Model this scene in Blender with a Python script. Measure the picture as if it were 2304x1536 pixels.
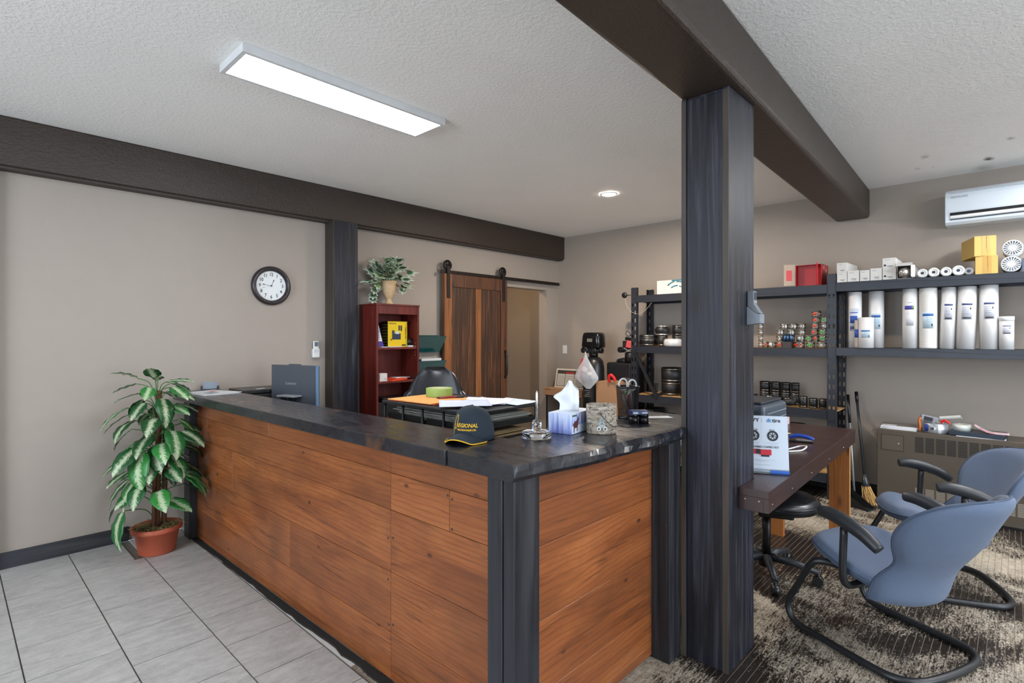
import bpy, bmesh, math, random
from mathutils import Vector, Matrix, Euler
random.seed(7)
R=math.radians
for o in list(bpy.data.objects): bpy.data.objects.remove(o)
SC=bpy.context.scene; COL=SC.collection
# ---------------- camera, world, lights, exposure ----------------
cd=bpy.data.cameras.new('camera'); cam=bpy.data.objects.new('camera',cd); COL.objects.link(cam)
cam.location=(0,0,1.5); cam.rotation_euler=(R(90),0,R(-46.7))
cd.sensor_width=36; cd.lens=1205/2304*36; cd.shift_y=-12/2304; cd.clip_start=.02
SC.camera=cam
w=bpy.data.worlds.new('world'); SC.world=w; w.use_nodes=True
w.node_tree.nodes['Background'].inputs[0].default_value=(.62,.72,.85,1)
w.node_tree.nodes['Background'].inputs[1].default_value=.35
def area(name,loc,rot,sx,sy,power,col):
    l=bpy.data.lights.new(name,'AREA'); l.shape='RECTANGLE'; l.size=sx; l.size_y=sy; l.energy=power; l.color=col
    o=bpy.data.objects.new(name,l); COL.objects.link(o); o.location=loc; o.rotation_euler=rot; return o
# daylight entering the two shop windows behind the camera
area('window_daylight',(-4.13,1.4,1.55),(R(90),0,R(-90)),3.4,1.8,120,(.80,.89,1.0))
area('window_daylight',(2.4,-5.43,1.55),(R(90),0,R(0)),4.2,1.8,150,(.80,.89,1.0))
LED=17.5            # strength of the ceiling LED panels
SC.view_settings.view_transform='Standard'; SC.view_settings.look='None'
SC.view_settings.exposure=1.03; SC.view_settings.gamma=1; SC.view_settings.use_curve_mapping=False

# ---------------- helpers ----------------
def lin(c):
    if isinstance(c,str): c=[int(c[i:i+2],16)/255 for i in (0,2,4)]
    return tuple((v/12.92 if v<=.04045 else ((v+.055)/1.055)**2.4) for v in c)+(1,)
class NT:
    def __init__(s,name):
        s.m=bpy.data.materials.new(name); s.m.use_nodes=True; s.t=s.m.node_tree; s.b=s.t.nodes['Principled BSDF']
    def n(s,ty,**k):
        x=s.t.nodes.new(ty)
        for a,v in k.items():
            if a.startswith('i_'): s.put(x.inputs[a[2:].replace('_',' ')],v)
            else: setattr(x,a,v)
        return x
    def put(s,inp,v):
        if isinstance(v,bpy.types.NodeSocket): s.t.links.new(v,inp)
        else: inp.default_value=v
    def coord(s,kind='Object',scale=(1,1,1),rot=(0,0,0),loc=(0,0,0)):
        if kind=='World': v=s.n('ShaderNodeNewGeometry').outputs['Position']
        else: v=s.n('ShaderNodeTexCoord').outputs[kind]
        mp=s.n('ShaderNodeMapping'); s.put(mp.inputs[0],v); mp.inputs['Scale'].default_value=scale; mp.inputs['Rotation'].default_value=rot; mp.inputs['Location'].default_value=loc
        return mp.outputs[0]
    def rnd(s,vec,amt=20.):
        o=s.n('ShaderNodeObjectInfo').outputs['Random']; mu=s.math('MULTIPLY',o,amt)
        ad=s.n('ShaderNodeVectorMath',operation='ADD'); s.put(ad.inputs[0],vec); s.put(ad.inputs[1],mu); return ad.outputs[0]
    def noise(s,vec,scale=5,detail=4,rough=.55,dist=0):
        x=s.n('ShaderNodeTexNoise',i_Scale=scale,i_Detail=detail,i_Roughness=rough,i_Distortion=dist); s.put(x.inputs['Vector'],vec); return x.outputs['Fac']
    def wave(s,vec,scale,dist,detail=2,dscale=1,dirn='X',ty='BANDS'):
        x=s.n('ShaderNodeTexWave',wave_type=ty,i_Scale=scale,i_Distortion=dist,i_Detail=detail)
        if ty=='BANDS': x.bands_direction=dirn
        x.inputs['Detail Scale'].default_value=dscale; s.put(x.inputs['Vector'],vec); return x.outputs['Fac']
    def vor(s,vec,scale,feat='F1'):
        x=s.n('ShaderNodeTexVoronoi',feature=feat,i_Scale=scale); s.put(x.inputs['Vector'],vec); return x.outputs['Distance']
    def ramp(s,fac,stops):
        x=s.n('ShaderNodeValToRGB'); e=x.color_ramp.elements
        while len(e)<len(stops): e.new(.5)
        for i,(p,c) in enumerate(stops):
            e[i].position=p; e[i].color=(c,c,c,1) if isinstance(c,(int,float)) else lin(c)
        s.put(x.inputs[0],fac); return x.outputs[0]
    def math(s,op,a,b=0.):
        x=s.n('ShaderNodeMath',operation=op); s.put(x.inputs[0],a); s.put(x.inputs[1],b); return x.outputs[0]
    def mix(s,f,a,b,mode='MIX'):
        x=s.n('ShaderNodeMix',data_type='RGBA',blend_type=mode); s.put(x.inputs[0],f)
        s.put(x.inputs[6],lin(a) if isinstance(a,(str,)) else a); s.put(x.inputs[7],lin(b) if isinstance(b,(str,)) else b); return x.outputs[2]
    def col(s,v): s.put(s.b.inputs['Base Color'],lin(v) if isinstance(v,str) else v); return s
    def rough(s,v): s.put(s.b.inputs['Roughness'],v); return s
    def bump(s,h,st=.3,d=.01):
        x=s.n('ShaderNodeBump'); x.inputs['Strength'].default_value=st; x.inputs['Distance'].default_value=d; s.put(x.inputs['Height'],h); s.put(s.b.inputs['Normal'],x.outputs[0]); return s
    def set(s,**k):
        for a,v in k.items(): s.put(s.b.inputs[a.replace('_',' ')],v)
        return s
_C={}
def P(c,rough=.5,metal=0.,var=.12,vs=9.,bump=0.,bs=120.,stretch=(1,1,1),name=None,spec=None,coat=0,trans=0,emit=0):
    k=(c,rough,metal,var,vs,bump,bs,stretch,spec,coat,trans,emit)
    if k in _C: return _C[k]
    s=NT(name or 'paint_'+c); co=s.coord('Object',stretch)
    base=lin(c)
    if var:
        n=s.noise(co,vs,3); lo=tuple(v*(1-var) for v in base[:3])+(1,); hi=tuple(min(1,v*(1+var)) for v in base[:3])+(1,)
        s.col(s.mix(n,lo,hi)); s.rough(s.math('ADD',s.math('MULTIPLY',n,.12),max(.02,rough-.06)))
    else: s.col(base); s.rough(rough)
    s.set(Metallic=metal)
    if spec is not None: s.b.inputs['Specular IOR Level'].default_value=spec
    if coat: s.b.inputs['Coat Weight'].default_value=coat; s.b.inputs['Coat Roughness'].default_value=.15
    if trans: s.b.inputs['Transmission Weight'].default_value=trans; s.b.inputs['IOR'].default_value=1.45
    if bump: s.bump(s.noise(co,bs,2),bump,.004)
    if emit: s.b.inputs['Emission Color'].default_value=base; s.b.inputs['Emission Strength'].default_value=emit
    _C[k]=s.m; return s.m

class MB:
    def __init__(s): s.v=[]; s.f=[]; s.sm=[]
    def add(s,vs,fs,smooth=False):
        o=len(s.v); s.v+= [tuple(v) for v in vs]; s.f+=[tuple(i+o for i in f) for f in fs]; s.sm+=[smooth]*len(fs); return s
    def box(s,x0,x1,y0,y1,z0,z1,m=None):
        vs=[Vector(p) for p in((x0,y0,z0),(x1,y0,z0),(x1,y1,z0),(x0,y1,z0),(x0,y0,z1),(x1,y0,z1),(x1,y1,z1),(x0,y1,z1))]
        if m is not None: vs=[m@v for v in vs]
        return s.add(vs,[(0,3,2,1),(4,5,6,7),(0,1,5,4),(1,2,6,5),(2,3,7,6),(3,0,4,7)])
    def ob(s,c,size,rot=(0,0,0)):
        m=Matrix.Translation(c)@Euler(rot).to_matrix().to_4x4(); a,b,d=[v/2 for v in size]
        return s.box(-a,a,-b,b,-d,d,m)
    def cyl(s,p0,p1,r0,r1=None,n=16,caps=True,smooth=True):
        p0=Vector(p0);p1=Vector(p1); r1=r0 if r1 is None else r1; d=(p1-p0).normalized()
        u=d.orthogonal().normalized(); v=d.cross(u)
        vs=[p+ (u*math.cos(2*math.pi*i/n)+v*math.sin(2*math.pi*i/n))*r for p,r in((p0,r0),(p1,r1)) for i in range(n)]
        s.add(vs,[(i,(i+1)%n,n+(i+1)%n,n+i) for i in range(n)],smooth)
        if caps: s.add(vs,[tuple(range(n))[::-1],tuple(range(n,2*n))])
        return s
    def lathe(s,prof,m=None,n=24,smooth=True,a0=0.,a1=2*math.pi):
        m=m if m is not None else Matrix(); full=abs(a1-a0-2*math.pi)<1e-6; k=n if full else n+1
        vs=[m@Vector((r*math.cos(a0+(a1-a0)*i/n),r*math.sin(a0+(a1-a0)*i/n),z)) for r,z in prof for i in range(k)]
        fs=[]
        for j in range(len(prof)-1):
            for i in range(n if full else n):
                i2=(i+1)%k; fs.append((j*k+i,j*k+i2,(j+1)*k+i2,(j+1)*k+i))
        return s.add(vs,fs,smooth)
    def tube(s,pts,r,n=10,closed=False,caps=True):
        pts=[Vector(p) for p in pts]; N=len(pts); rs=r if isinstance(r,(list,tuple)) else [r]*N
        vs=[]; up=None
        for i in range(N):
            a=pts[(i-1)%N] if (closed or i>0) else pts[i]; b=pts[(i+1)%N] if (closed or i<N-1) else pts[i]
            d=(b-a).normalized()
            if up is None: up=d.orthogonal().normalized()
            up=(up-d*up.dot(d)).normalized() if (up-d*up.dot(d)).length>1e-6 else d.orthogonal().normalized(); w_=d.cross(up)
            vs+=[pts[i]+(up*math.cos(2*math.pi*k/n)+w_*math.sin(2*math.pi*k/n))*rs[i] for k in range(n)]
        fs=[]
        for i in range(N if closed else N-1):
            j=(i+1)%N
            for k in range(n): fs.append((i*n+k,i*n+(k+1)%n,j*n+(k+1)%n,j*n+k))
        s.add(vs,fs,True)
        if caps and not closed: s.add(vs,[tuple(range(n))[::-1],tuple(range((N-1)*n,N*n))])
        return s
    def prism(s,poly,h0,h1,m=None):
        n=len(poly); m=m if m is not None else Matrix()
        vs=[m@Vector((x,y,h)) for h in(h0,h1) for x,y in poly]
        return s.add(vs,[tuple(range(n))[::-1],tuple(range(n,2*n))]+[(i,(i+1)%n,n+(i+1)%n,n+i) for i in range(n)])
    def grid(s,fn,nu,nv,th=0.,smooth=True):
        """surface fn(u,v)->Vector, thickened along normal"""
        pt=[[Vector(fn(i/nu,j/nv)) for j in range(nv+1)] for i in range(nu+1)]
        idx=lambda i,j,k:(k*(nu+1)+i)*(nv+1)+j
        if not th:
            return s.add([p for r in pt for p in r],[(idx(i,j,0),idx(i+1,j,0),idx(i+1,j+1,0),idx(i,j+1,0)) for i in range(nu) for j in range(nv)],smooth)
        top=[];bot=[]
        for i in range(nu+1):
            for j in range(nv+1):
                du=pt[min(i+1,nu)][j]-pt[max(i-1,0)][j]; dv=pt[i][min(j+1,nv)]-pt[i][max(j-1,0)]
                nn=du.cross(dv); nn=nn.normalized() if nn.length>1e-12 else Vector((0,0,1))
                top.append(pt[i][j]+nn*th/2); bot.append(pt[i][j]-nn*th/2)
        fs=[]
        for i in range(nu):
            for j in range(nv):
                fs.append((idx(i,j,0),idx(i+1,j,0),idx(i+1,j+1,0),idx(i,j+1,0))); fs.append((idx(i,j,1),idx(i,j+1,1),idx(i+1,j+1,1),idx(i+1,j,1)))
        for i in range(nu):
            fs.append((idx(i,0,0),idx(i,0,1),idx(i+1,0,1),idx(i+1,0,0))); fs.append((idx(i,nv,0),idx(i+1,nv,0),idx(i+1,nv,1),idx(i,nv,1)))
        for j in range(nv):
            fs.append((idx(0,j,0),idx(0,j+1,0),idx(0,j+1,1),idx(0,j,1))); fs.append((idx(nu,j,0),idx(nu,j,1),idx(nu,j+1,1),idx(nu,j+1,0)))
        return s.add(top+bot,fs,smooth)
    def mesh(s,name,mat=None,off=None,rz=0,fix=True):
        me=bpy.data.meshes.new(name); vs=s.v
        if off is not None:
            c,sn=math.cos(-rz),math.sin(-rz)
            vs=[((x-off[0])*c-(y-off[1])*sn,(x-off[0])*sn+(y-off[1])*c,z-off[2]) for x,y,z in vs]
        me.from_pydata(vs,[],s.f); me.update()
        me.polygons.foreach_set('use_smooth',s.sm)
        if fix:
            bm=bmesh.new(); bm.from_mesh(me); bmesh.ops.remove_doubles(bm,verts=bm.verts,dist=1e-5); bmesh.ops.recalc_face_normals(bm,faces=bm.faces); bm.to_mesh(me); bm.free()
        if mat: me.materials.append(mat)
        return me
    def build(s,name,mat,parent=None,local=False,bev=0,seg=2,sub=0):
        """link as one object; vertices in world space unless local"""
        if parent is None:
            xs=[v[0] for v in s.v]; ys=[v[1] for v in s.v]; b=((min(xs)+max(xs))/2,(min(ys)+max(ys))/2,min(v[2] for v in s.v))
            o=bpy.data.objects.new(name,s.mesh(name,mat,b)); o.location=b
            FR[o.name]=(b,0)
        else:
            fr=FR[parent.name]
            o=bpy.data.objects.new(name,s.mesh(name,mat) if local else s.mesh(name,mat,fr[0],fr[1])); o.parent=parent; FR[o.name]=fr
        COL.objects.link(o)
        if bev:
            bm=o.modifiers.new('bevel','BEVEL'); bm.width=bev; bm.segments=seg; bm.limit_method='ANGLE'; bm.angle_limit=R(40)
        if sub:
            sb=o.modifiers.new('sub','SUBSURF'); sb.levels=sub; sb.render_levels=sub
        return o
FR={}
def tag(o,label=None,cat=None,group=None,kind=None):
    if label: o['label']=label
    if cat: o['category']=cat
    if group: o['group']=group
    if kind: o['kind']=kind
    return o
def thing(name,label,cat,loc=(0,0,0),rz=0,group=None):
    o=bpy.data.objects.new(name,None); COL.objects.link(o); o.location=loc; o.rotation_euler=(0,0,rz); o.empty_display_size=.05
    FR[o.name]=(tuple(loc),rz); return tag(o,label,cat,group)
def one(mb,name,mat,label,cat,group=None,**k): return tag(mb.build(name,mat,None,**k),label,cat,group)
def struct(mb,name,mat,label=None,**k): return tag(mb.build(name,mat,None,**k),label,None,None,'structure')
def dup(root,loc,rz=0,label=None,group=None):
    r=root.copy(); COL.objects.link(r); r.location=loc; r.rotation_euler=(0,0,rz)
    if label: r['label']=label
    if group: r['group']=group
    for ch in [c for c in bpy.data.objects if c.parent==root]:
        c=ch.copy(); COL.objects.link(c); c.parent=r
        for g in [q for q in bpy.data.objects if q.parent==ch]:
            d=g.copy(); COL.objects.link(d); d.parent=c
    return r
def text(s,size,mat,parent,loc,rot,name='lettering',align='CENTER',ext=.0004,bold=0.,xs=1.,shear=0.):
    """flat printed lettering, world position"""
    cu=bpy.data.curves.new(name,'FONT'); cu.body=s; cu.size=size; cu.align_x=align; cu.align_y='CENTER'; cu.extrude=ext; cu.offset=bold; cu.shear=shear; cu.resolution_u=2
    t=bpy.data.objects.new('tmp',cu); COL.objects.link(t); dg=bpy.context.evaluated_depsgraph_get()
    me=bpy.data.meshes.new_from_object(t.evaluated_get(dg)); bpy.data.objects.remove(t)
    me.materials.clear(); me.materials.append(mat); me.name=name
    m=Matrix.Translation(loc)@Euler(rot).to_matrix().to_4x4()@Matrix.Diagonal((xs,1,1,1))
    fr=FR[parent.name]; inv=(Matrix.Translation(fr[0])@Matrix.Rotation(fr[1],4,'Z')).inverted()
    me.transform(inv@m)
    o=bpy.data.objects.new(name,me); COL.objects.link(o); o.parent=parent; FR[o.name]=fr; return o
FX=(R(90),0,R(-90))   # lettering on a face that looks towards -X
FY=(R(90),0,0)        # lettering on a face that looks towards -Y

# ---------------- materials of surfaces ----------------
def m_wall():
    s=NT('wall_paint'); co=s.coord('World'); n=s.noise(co,.9,3,.6); n2=s.noise(co,14,3,.6)
    s.col(s.mix(s.math('ADD',s.math('MULTIPLY',n,.6),s.math('MULTIPLY',n2,.25)),'93897f','a2988e')); s.rough(.62); s.bump(s.noise(co,240,2),.10,.002); return s.m
def m_ceiling():
    s=NT('ceiling_texture'); co=s.coord('World'); n=s.noise(co,1.2,4,.6)
    c=s.mix(n,'e8e7e4','f3f2ef')
    for x,y,r,st,k in ((5.15,.03,.055,.55,'5a5248'),(5.22,.52,.07,.5,'6a645c'),(5.55,.60,.05,.35,'77726b'),(5.62,.16,.075,.95,'2c2824'),(5.58,.50,.03,.3,'77726b'),(5.9,.2,.16,.35,'6a645c'),(4.2,-.6,.05,.5,'6a645c')):
        v=s.coord('World',(1,1.9,0),(0,0,0),(-x,-y*1.9,0)); d=s.n('ShaderNodeVectorMath',operation='LENGTH'); s.put(d.inputs[0],v)
        dd=s.math('ADD',d.outputs['Value'],s.math('MULTIPLY',s.math('SUBTRACT',s.noise(co,22,4,.7),.5),r*1.6))
        f=s.ramp(s.math('DIVIDE',dd,r),((0,st),(.45,st*.6),(1,0))); c=s.mix(f,c,k)
    s.col(c); s.rough(.9)
    h=s.math('ADD',s.noise(co,110,3,.6),s.math('MULTIPLY',s.ramp(s.noise(co,46,2),((.45,0),(.6,1))),.7)); s.bump(h,.30,.004); return s.m
def m_beam():
    s=NT('dark_textured_beam_paint'); co=s.coord('World'); n=s.noise(co,2,4,.6)
    s.col(s.mix(n,'2a2019','382c23')); s.rough(.42)
    s.bump(s.math('ADD',s.noise(co,95,3,.6),s.math('MULTIPLY',s.noise(co,32,2),.6)),.55,.006); return s.m
def m_black_wood(name='black_stained_wood',along='Z',tint='3a3c46',lo='17171a',mid='25262a',coord='Object',rough=.42,hi='3d3c3e'):
    s=NT(name); k={'Z':(26,26,1.1),'X':(1.1,26,26),'Y':(26,1.1,26)}[along]
    co=s.rnd(s.coord(coord,k),9); g=s.noise(co,1.3,6,.62,.6)
    big=s.rnd(s.coord(coord,tuple(1.6 if v>2 else .7 for v in k)),5); b=s.noise(big,1.8,3,.5,.4)
    c=s.ramp(g,((.25,lo),(.5,mid),(.78,hi))); c=s.mix(s.ramp(b,((.45,0.),(.75,.6))),c,tint)
    kn=s.vor(s.rnd(s.coord(coord,tuple(3.2 if v>2 else 1.5 for v in k)),7),1.0); c=s.mix(s.ramp(kn,((.05,.9),(.14,0.))),c,'0d0c0c')
    sc=s.noise(s.coord(coord,tuple(60 if v>2 else 7 for v in k)),1.5,3,.8); c=s.mix(s.ramp(sc,((.70,0.),(.80,.35))),c,'77736c')
    s.col(c); s.rough(s.ramp(g,((.3,rough-.1),(.8,rough+.15)))); s.bump(g,.28,.004); s.b.inputs['Specular IOR Level'].default_value=.35; return s.m
def m_laminate():
    s=NT('orange_brown_plank_laminate'); co=s.rnd(s.coord('Object',(1,1,1)),13)
    mp=s.n('ShaderNodeMapping'); s.put(mp.inputs[0],co); mp.inputs['Scale'].default_value=(1.0,1.0,6)
    warp=s.noise(mp.outputs[0],1.1,4,.55,1.2)
    fig=s.wave(mp.outputs[0],2.2,14.0,3,.55,'Z'); fine=s.noise(s.mapv(mp.outputs[0],(6,6,26)),3.0,5,.7)
    c=s.ramp(warp,((.25,'6d3a1c'),(.45,'8c4f28'),(.62,'9c5c30'),(.85,'ad6c3c')))
    c=s.mix(s.math('MULTIPLY',s.ramp(fig,((.0,1.),(.30,.0))),.34),c,'562c15'); c=s.mix(s.math('MULTIPLY',s.ramp(fine,((.35,1.),(.55,.0))),.28),c,'5f321a')
    cloud=s.noise(co,2.3,3,.5); c=s.mix(s.ramp(cloud,((.48,0.),(.72,.6))),c,'5f3820')
    stk=s.noise(s.mapv(co,(.8,.8,13)),2.,6,.62,1.4); c=s.mix(s.ramp(stk,((.56,0.),(.68,.6))),c,'3f2414'); sc2=s.noise(s.mapv(co,(5,5,70)),2.,4,.75); c=s.mix(s.ramp(sc2,((.66,0.),(.74,.30))),c,'b98558')
    kn=s.vor(s.mapv(co,(4,4,7)),1.); c=s.mix(s.ramp(kn,((.03,.85),(.09,0.))),c,'2d1a10')
    rv=s.n('ShaderNodeObjectInfo').outputs['Random']; c=s.mix(s.math('MULTIPLY',rv,.32),c,'5a3019')
    s.col(c); s.rough(s.ramp(fine,((.3,.42),(.7,.30)))); s.bump(fine,.12,.002); return s.m
def _mapv(s,v,sc):
    mp=s.n('ShaderNodeMapping'); s.put(mp.inputs[0],v); mp.inputs['Scale'].default_value=sc; return mp.outputs[0]
NT.mapv=_mapv
def m_barn(lo='1a0f08',mid='382212',hi='744826',name='barn_door_wood'):
    s=NT(name); co=s.rnd(s.coord('World',(32,32,1.0)),11); g=s.noise(co,1.4,6,.68,.8)
    c=s.ramp(g,((.28,lo),(.5,mid),(.72,hi))); kn=s.vor(s.rnd(s.coord('World',(7,7,2.2)),5),1.); c=s.mix(s.ramp(kn,((.06,.9),(.16,0.))),c,'1c100a')
    s.col(c); s.rough(.55); s.bump(g,.35,.004); return s.m
def m_mahogany():
    s=NT('mahogany_veneer'); co=s.coord('World',(16,16,.9)); g=s.noise(co,1.5,5,.6,.5); s.col(s.ramp(g,((.3,'461713'),(.55,'63241d'),(.8,'7a3229')))); s.rough(.33); return s.m
def m_tile():
    s=NT('grey_stone_tile'); co=s.rnd(s.coord('Object'),31); n=s.noise(s.mapv(co,(3,9,3)),2.2,6,.62,.8); n2=s.noise(co,16,4,.7)
    c=s.ramp(s.math('ADD',s.math('MULTIPLY',n,.7),s.math('MULTIPLY',n2,.3)),((.3,'8f8c87'),(.5,'a6a4a0'),(.7,'b8b6b2')))
    ve=s.noise(s.mapv(co,(4,8,4)),1.5,5,.7,2.5); vv=s.ramp(ve,((.485,0.),(.5,.45),(.515,0.))); c=s.mix(vv,c,'cfcdc9')
    s.col(c); s.rough(.38); s.bump(n2,.05,.002); return s.m
def m_strip():
    s=NT('worn_dark_floor_strip'); w_=s.coord('World'); big=s.noise(w_,1.15,4,.62,.5)
    st=s.noise(s.coord('World',(4,26,1)),2.6,6,.78,.3); sp=s.noise(s.coord('World',(22,46,1)),2.4,5,.8)
    wear=s.math('ADD',s.math('MULTIPLY',big,1.25),s.math('ADD',s.math('MULTIPLY',st,.55),s.math('MULTIPLY',sp,.75)))
    f=s.ramp(s.math('SUBTRACT',wear,.72),((.57,0.),(.63,.8),(.78,1.)))
    g=s.noise(s.rnd(s.coord('World',(2,40,1)),9),2,5,.6); dark=s.ramp(g,((.3,'171412'),(.6,'27201c'),(.8,'42342a')))
    worn=s.ramp(s.noise(w_,26,4,.7),((.3,'857b6c'),(.55,'a89e8d'),(.8,'c4baa8')))
    sc=s.ramp(s.noise(s.coord('World',(34,5,1),(0,0,.6)),2.2,4,.8),((.64,0.),(.70,.55)))
    c=s.mix(f,dark,worn); c=s.mix(sc,c,'8d8576'); s.col(c); s.rough(s.mix(f,(.30,.30,.30,1),(.6,.6,.6,1))); s.bump(st,.12,.002); return s.m
def m_counter():
    s=NT('black_lacquered_counter_top'); co=s.coord('World'); n=s.noise(s.coord('World',(9,2.2,4)),2.4,6,.7,.5); n2=s.noise(co,3.2,4,.6)
    c=s.ramp(n,((.3,'131316'),(.55,'202127'),(.75,'34353d')))
    c=s.mix(s.ramp(n2,((.60,0.),(.68,.75))),c,'5a3c26'); s.col(c); s.rough(s.ramp(n,((.3,.20),(.7,.40)))); s.bump(n,.07,.003); s.b.inputs['Coat Weight'].default_value=.25; s.b.inputs['Coat Roughness'].default_value=.2; return s.m
def m_fabric():
    s=NT('blue_grey_chair_fabric'); co=s.coord('Object'); n=s.noise(co,420,2,.7); n2=s.noise(co,5,3)
    s.col(s.mix(s.math('ADD',s.math('MULTIPLY',n,.7),s.math('MULTIPLY',n2,.3)),'434f64','64738a')); s.rough(.92); s.b.inputs['Sheen Weight'].default_value=.08; s.bump(n,.25,.002); return s.m
def m_leaf():
    s=NT('variegated_leaf'); co=s.coord('Object'); sx=s.n('ShaderNodeSeparateXYZ'); s.put(sx.inputs[0],co)
    ax=s.math('ABSOLUTE',sx.outputs[0]); e=s.ramp(s.math('MULTIPLY',ax,13.),((.0,1.),(.62,0.)))
    cb=s.n('ShaderNodeCombineXYZ'); s.put(cb.inputs[0],s.math('MULTIPLY',ax,60.)); s.put(cb.inputs[1],s.math('MULTIPLY',s.math('SUBTRACT',sx.outputs[1],s.math('MULTIPLY',ax,1.1)),190.)); s.put(cb.inputs[2],s.math('SIGN',sx.outputs[0])); wv=s.noise(s.rnd(cb.outputs[0],5),1.0,4,.7); f=s.ramp(s.math('ADD',s.math('MULTIPLY',e,.5),wv),((.80,0.),(.90,.85)))
    r=s.n('ShaderNodeObjectInfo').outputs['Random']; g=s.ramp(r,((.0,'14401f'),(.5,'1f5a2b'),(1.,'2f7a35'))); s.col(s.mix(f,g,'b9c7a4')); s.rough(.34); s.bump(wv,.1,.003); return s.m
def m_ivy():
    s=NT('ivy_leaf'); co=s.coord('Object'); l=s.n('ShaderNodeVectorMath',operation='LENGTH'); s.put(l.inputs[0],co)
    r=s.n('ShaderNodeObjectInfo').outputs['Random']; g=s.ramp(r,((0,'1d3a26'),(.5,'2f5434'),(.75,'6a8f4a'),(1,'b5c2a0'))); f=s.ramp(s.math('ADD',s.math('MULTIPLY',l.outputs['Value'],14.),s.math('MULTIPLY',s.noise(co,60,2),.3)),((.50,0.),(.85,.8)))
    s.col(s.mix(f,g,'c6cfbd')); s.rough(.5); return s.m
def m_birch():
    s=NT('birch_bark'); co=s.coord('Object'); n=s.noise(s.coord('Object',(14,14,60)),2.,5,.7,.5); n2=s.noise(co,60,4,.7)
    c=s.ramp(n,((.35,'4b4238'),(.48,'94897a'),(.65,'b5ab9d'))); c=s.mix(s.ramp(n2,((.56,0.),(.62,.85))),c,'3a332b'); s.col(c); s.rough(.8); s.bump(n2,.5,.004); return s.m
WALL=m_wall(); CEIL=m_ceiling(); BEAM=m_beam(); BWZ=m_black_wood(); BWX=m_black_wood('black_stained_rail','X'); BWY=m_black_wood('black_stained_board','Y')
POSTM=m_black_wood('blue_black_post_wood','Z','24273a','0b0b0e','191a20','World',.46,'4a4a55'); EDGE=m_black_wood('brown_post_edge','Z','5a5048','1e1a18','3a332d','World',.5)
LAM=m_laminate(); BARN=m_barn(); BARN2=m_barn('4a2c16','7a4a24','9c6534','barn_door_frame_wood'); MAH=m_mahogany(); TILE=m_tile(); STRIP=m_strip(); CTOP=m_counter(); FAB=m_fabric(); LEAF=m_leaf(); IVY=m_ivy(); BIRCH=m_birch()
PINE=m_barn('8a4f22','a8672f','bd7d3f','amber_pine'); DESKM=P('35221e',.30,0,.07,5,name='dark_brown_laminate')
BLK=P('141416',.35,name='black_plastic'); BLKM=P('17181a',.6,name='matt_black'); RUB=P('18181a',.5,0,.2,20,name='black_rubber'); STEEL=P('2b2e35',.4,.3,.12,name='charcoal_powder_coat')
SS=P('d8d4ce',.28,.85,.15,30,name='polished_steel'); WH=P('d9d9d6',.45,0,.04,name='white_plastic'); PAPER=P('dedfe2',.75,0,.04,name='white_paper'); CARD=P('9c7656',.8,0,.1,5,.1,60,name='brown_cardboard')
YCARD=P('c2a25a',.75,0,.1,5,name='yellow_cardboard'); GREY=P('5b6069',.4,name='grey_plastic'); DARKHOLE=P('0a0a0b',.8,0,0,name='dark_gap'); INK=P('24262b',.6,0,0,name='black_ink'); BLUEINK=P('2a4a9c',.5,0,0,name='blue_ink')
RED=P('c8141a',.4,name='red_print'); GRN=P('3fae3a',.5,name='green_sticker'); ORS=P('e0452c',.5,name='orange_red_sticker'); LAB=P('b9bdc4',.6,0,0,name='label_grey')
GLASS=NT('clear_acrylic').set(Base_Color=(.95,.97,.98,1),Roughness=.03,Transmission_Weight=1.,IOR=1.45).m
OSB=P('a8834f',.8,0,.25,25,name='particle_board')
def m_emit(name,c,st):
    s=NT(name); s.b.inputs['Base Color'].default_value=(.9,.9,.9,1); s.b.inputs['Emission Color'].default_value=lin(c); s.b.inputs['Emission Strength'].default_value=st; return s.m
LEDM=m_emit('led_diffuser','f1f5fe',LED); LEDM2=m_emit('bright_led_diffuser','f8f8fa',LED*1.7); WARM=m_emit('downlight_glow','ffecd8',800.); WARM2=m_emit('hall_downlight_glow','ffdcb0',130.)
# ================= THE SETTING =================
WY=4.755; WX=6.0; ZC=2.89
# floor: base slab, tiles and strips are pieces of it
GROUT=P('6a645c',.85,0,.2,30,name='grey_grout'); FILL=P('7d7060',.8,0,.4,30,name='pale_joint_filler')
fl=struct(MB().box(-4.2,1.27,.9,WY,-.05,-.006),'floor',GROUT,'grey stone tiled floor left of the reception counter')
T=.345
tm=MB().box(-T/2+.003,T/2-.003,-T/2+.003,T/2-.003,-.006,.002)
tmesh=tm.mesh('tile',TILE)
def tile_at(x0,x1,y0,y1):
    full=abs(x1-x0-T)<1e-4 and abs(y1-y0-T)<1e-4
    if full: o=bpy.data.objects.new('tile',tmesh)
    else:
        a=(x1-x0)/2-.003; b=(y1-y0)/2-.003
        if a<.01 or b<.01: return
        o=bpy.data.objects.new('tile',MB().box(-a,a,-b,b,-.006,.002).mesh('tile',TILE))
    o.parent=fl; fr=FR[fl.name][0]; o.location=((x0+x1)/2-fr[0],(y0+y1)/2-fr[1],-fr[2]); COL.objects.link(o)
for ci in range(-15,2):
    x1=.932+ci*T; x0=x1-T
    x0=max(x0,-4.2); x1=min(x1,1.262)
    off=4.16 if ci%2 else 3.957
    j=-11
    while True:
        y0=off+j*T; y1=y0+T; j+=1
        if y0>=WY-.02: break
        if y1<=.9: continue
        # one tile beside the planter is missing (bare brown patch)
        yy0=max(y0,.9); yy1=min(y1,WY-.012)
        if ci==0 and y0>4.2: yy0,xx0,xx1=yy0,x0,x1-.05
        else: xx0,xx1=x0,x1
        tile_at(xx0,xx1,yy0,yy1)
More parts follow.
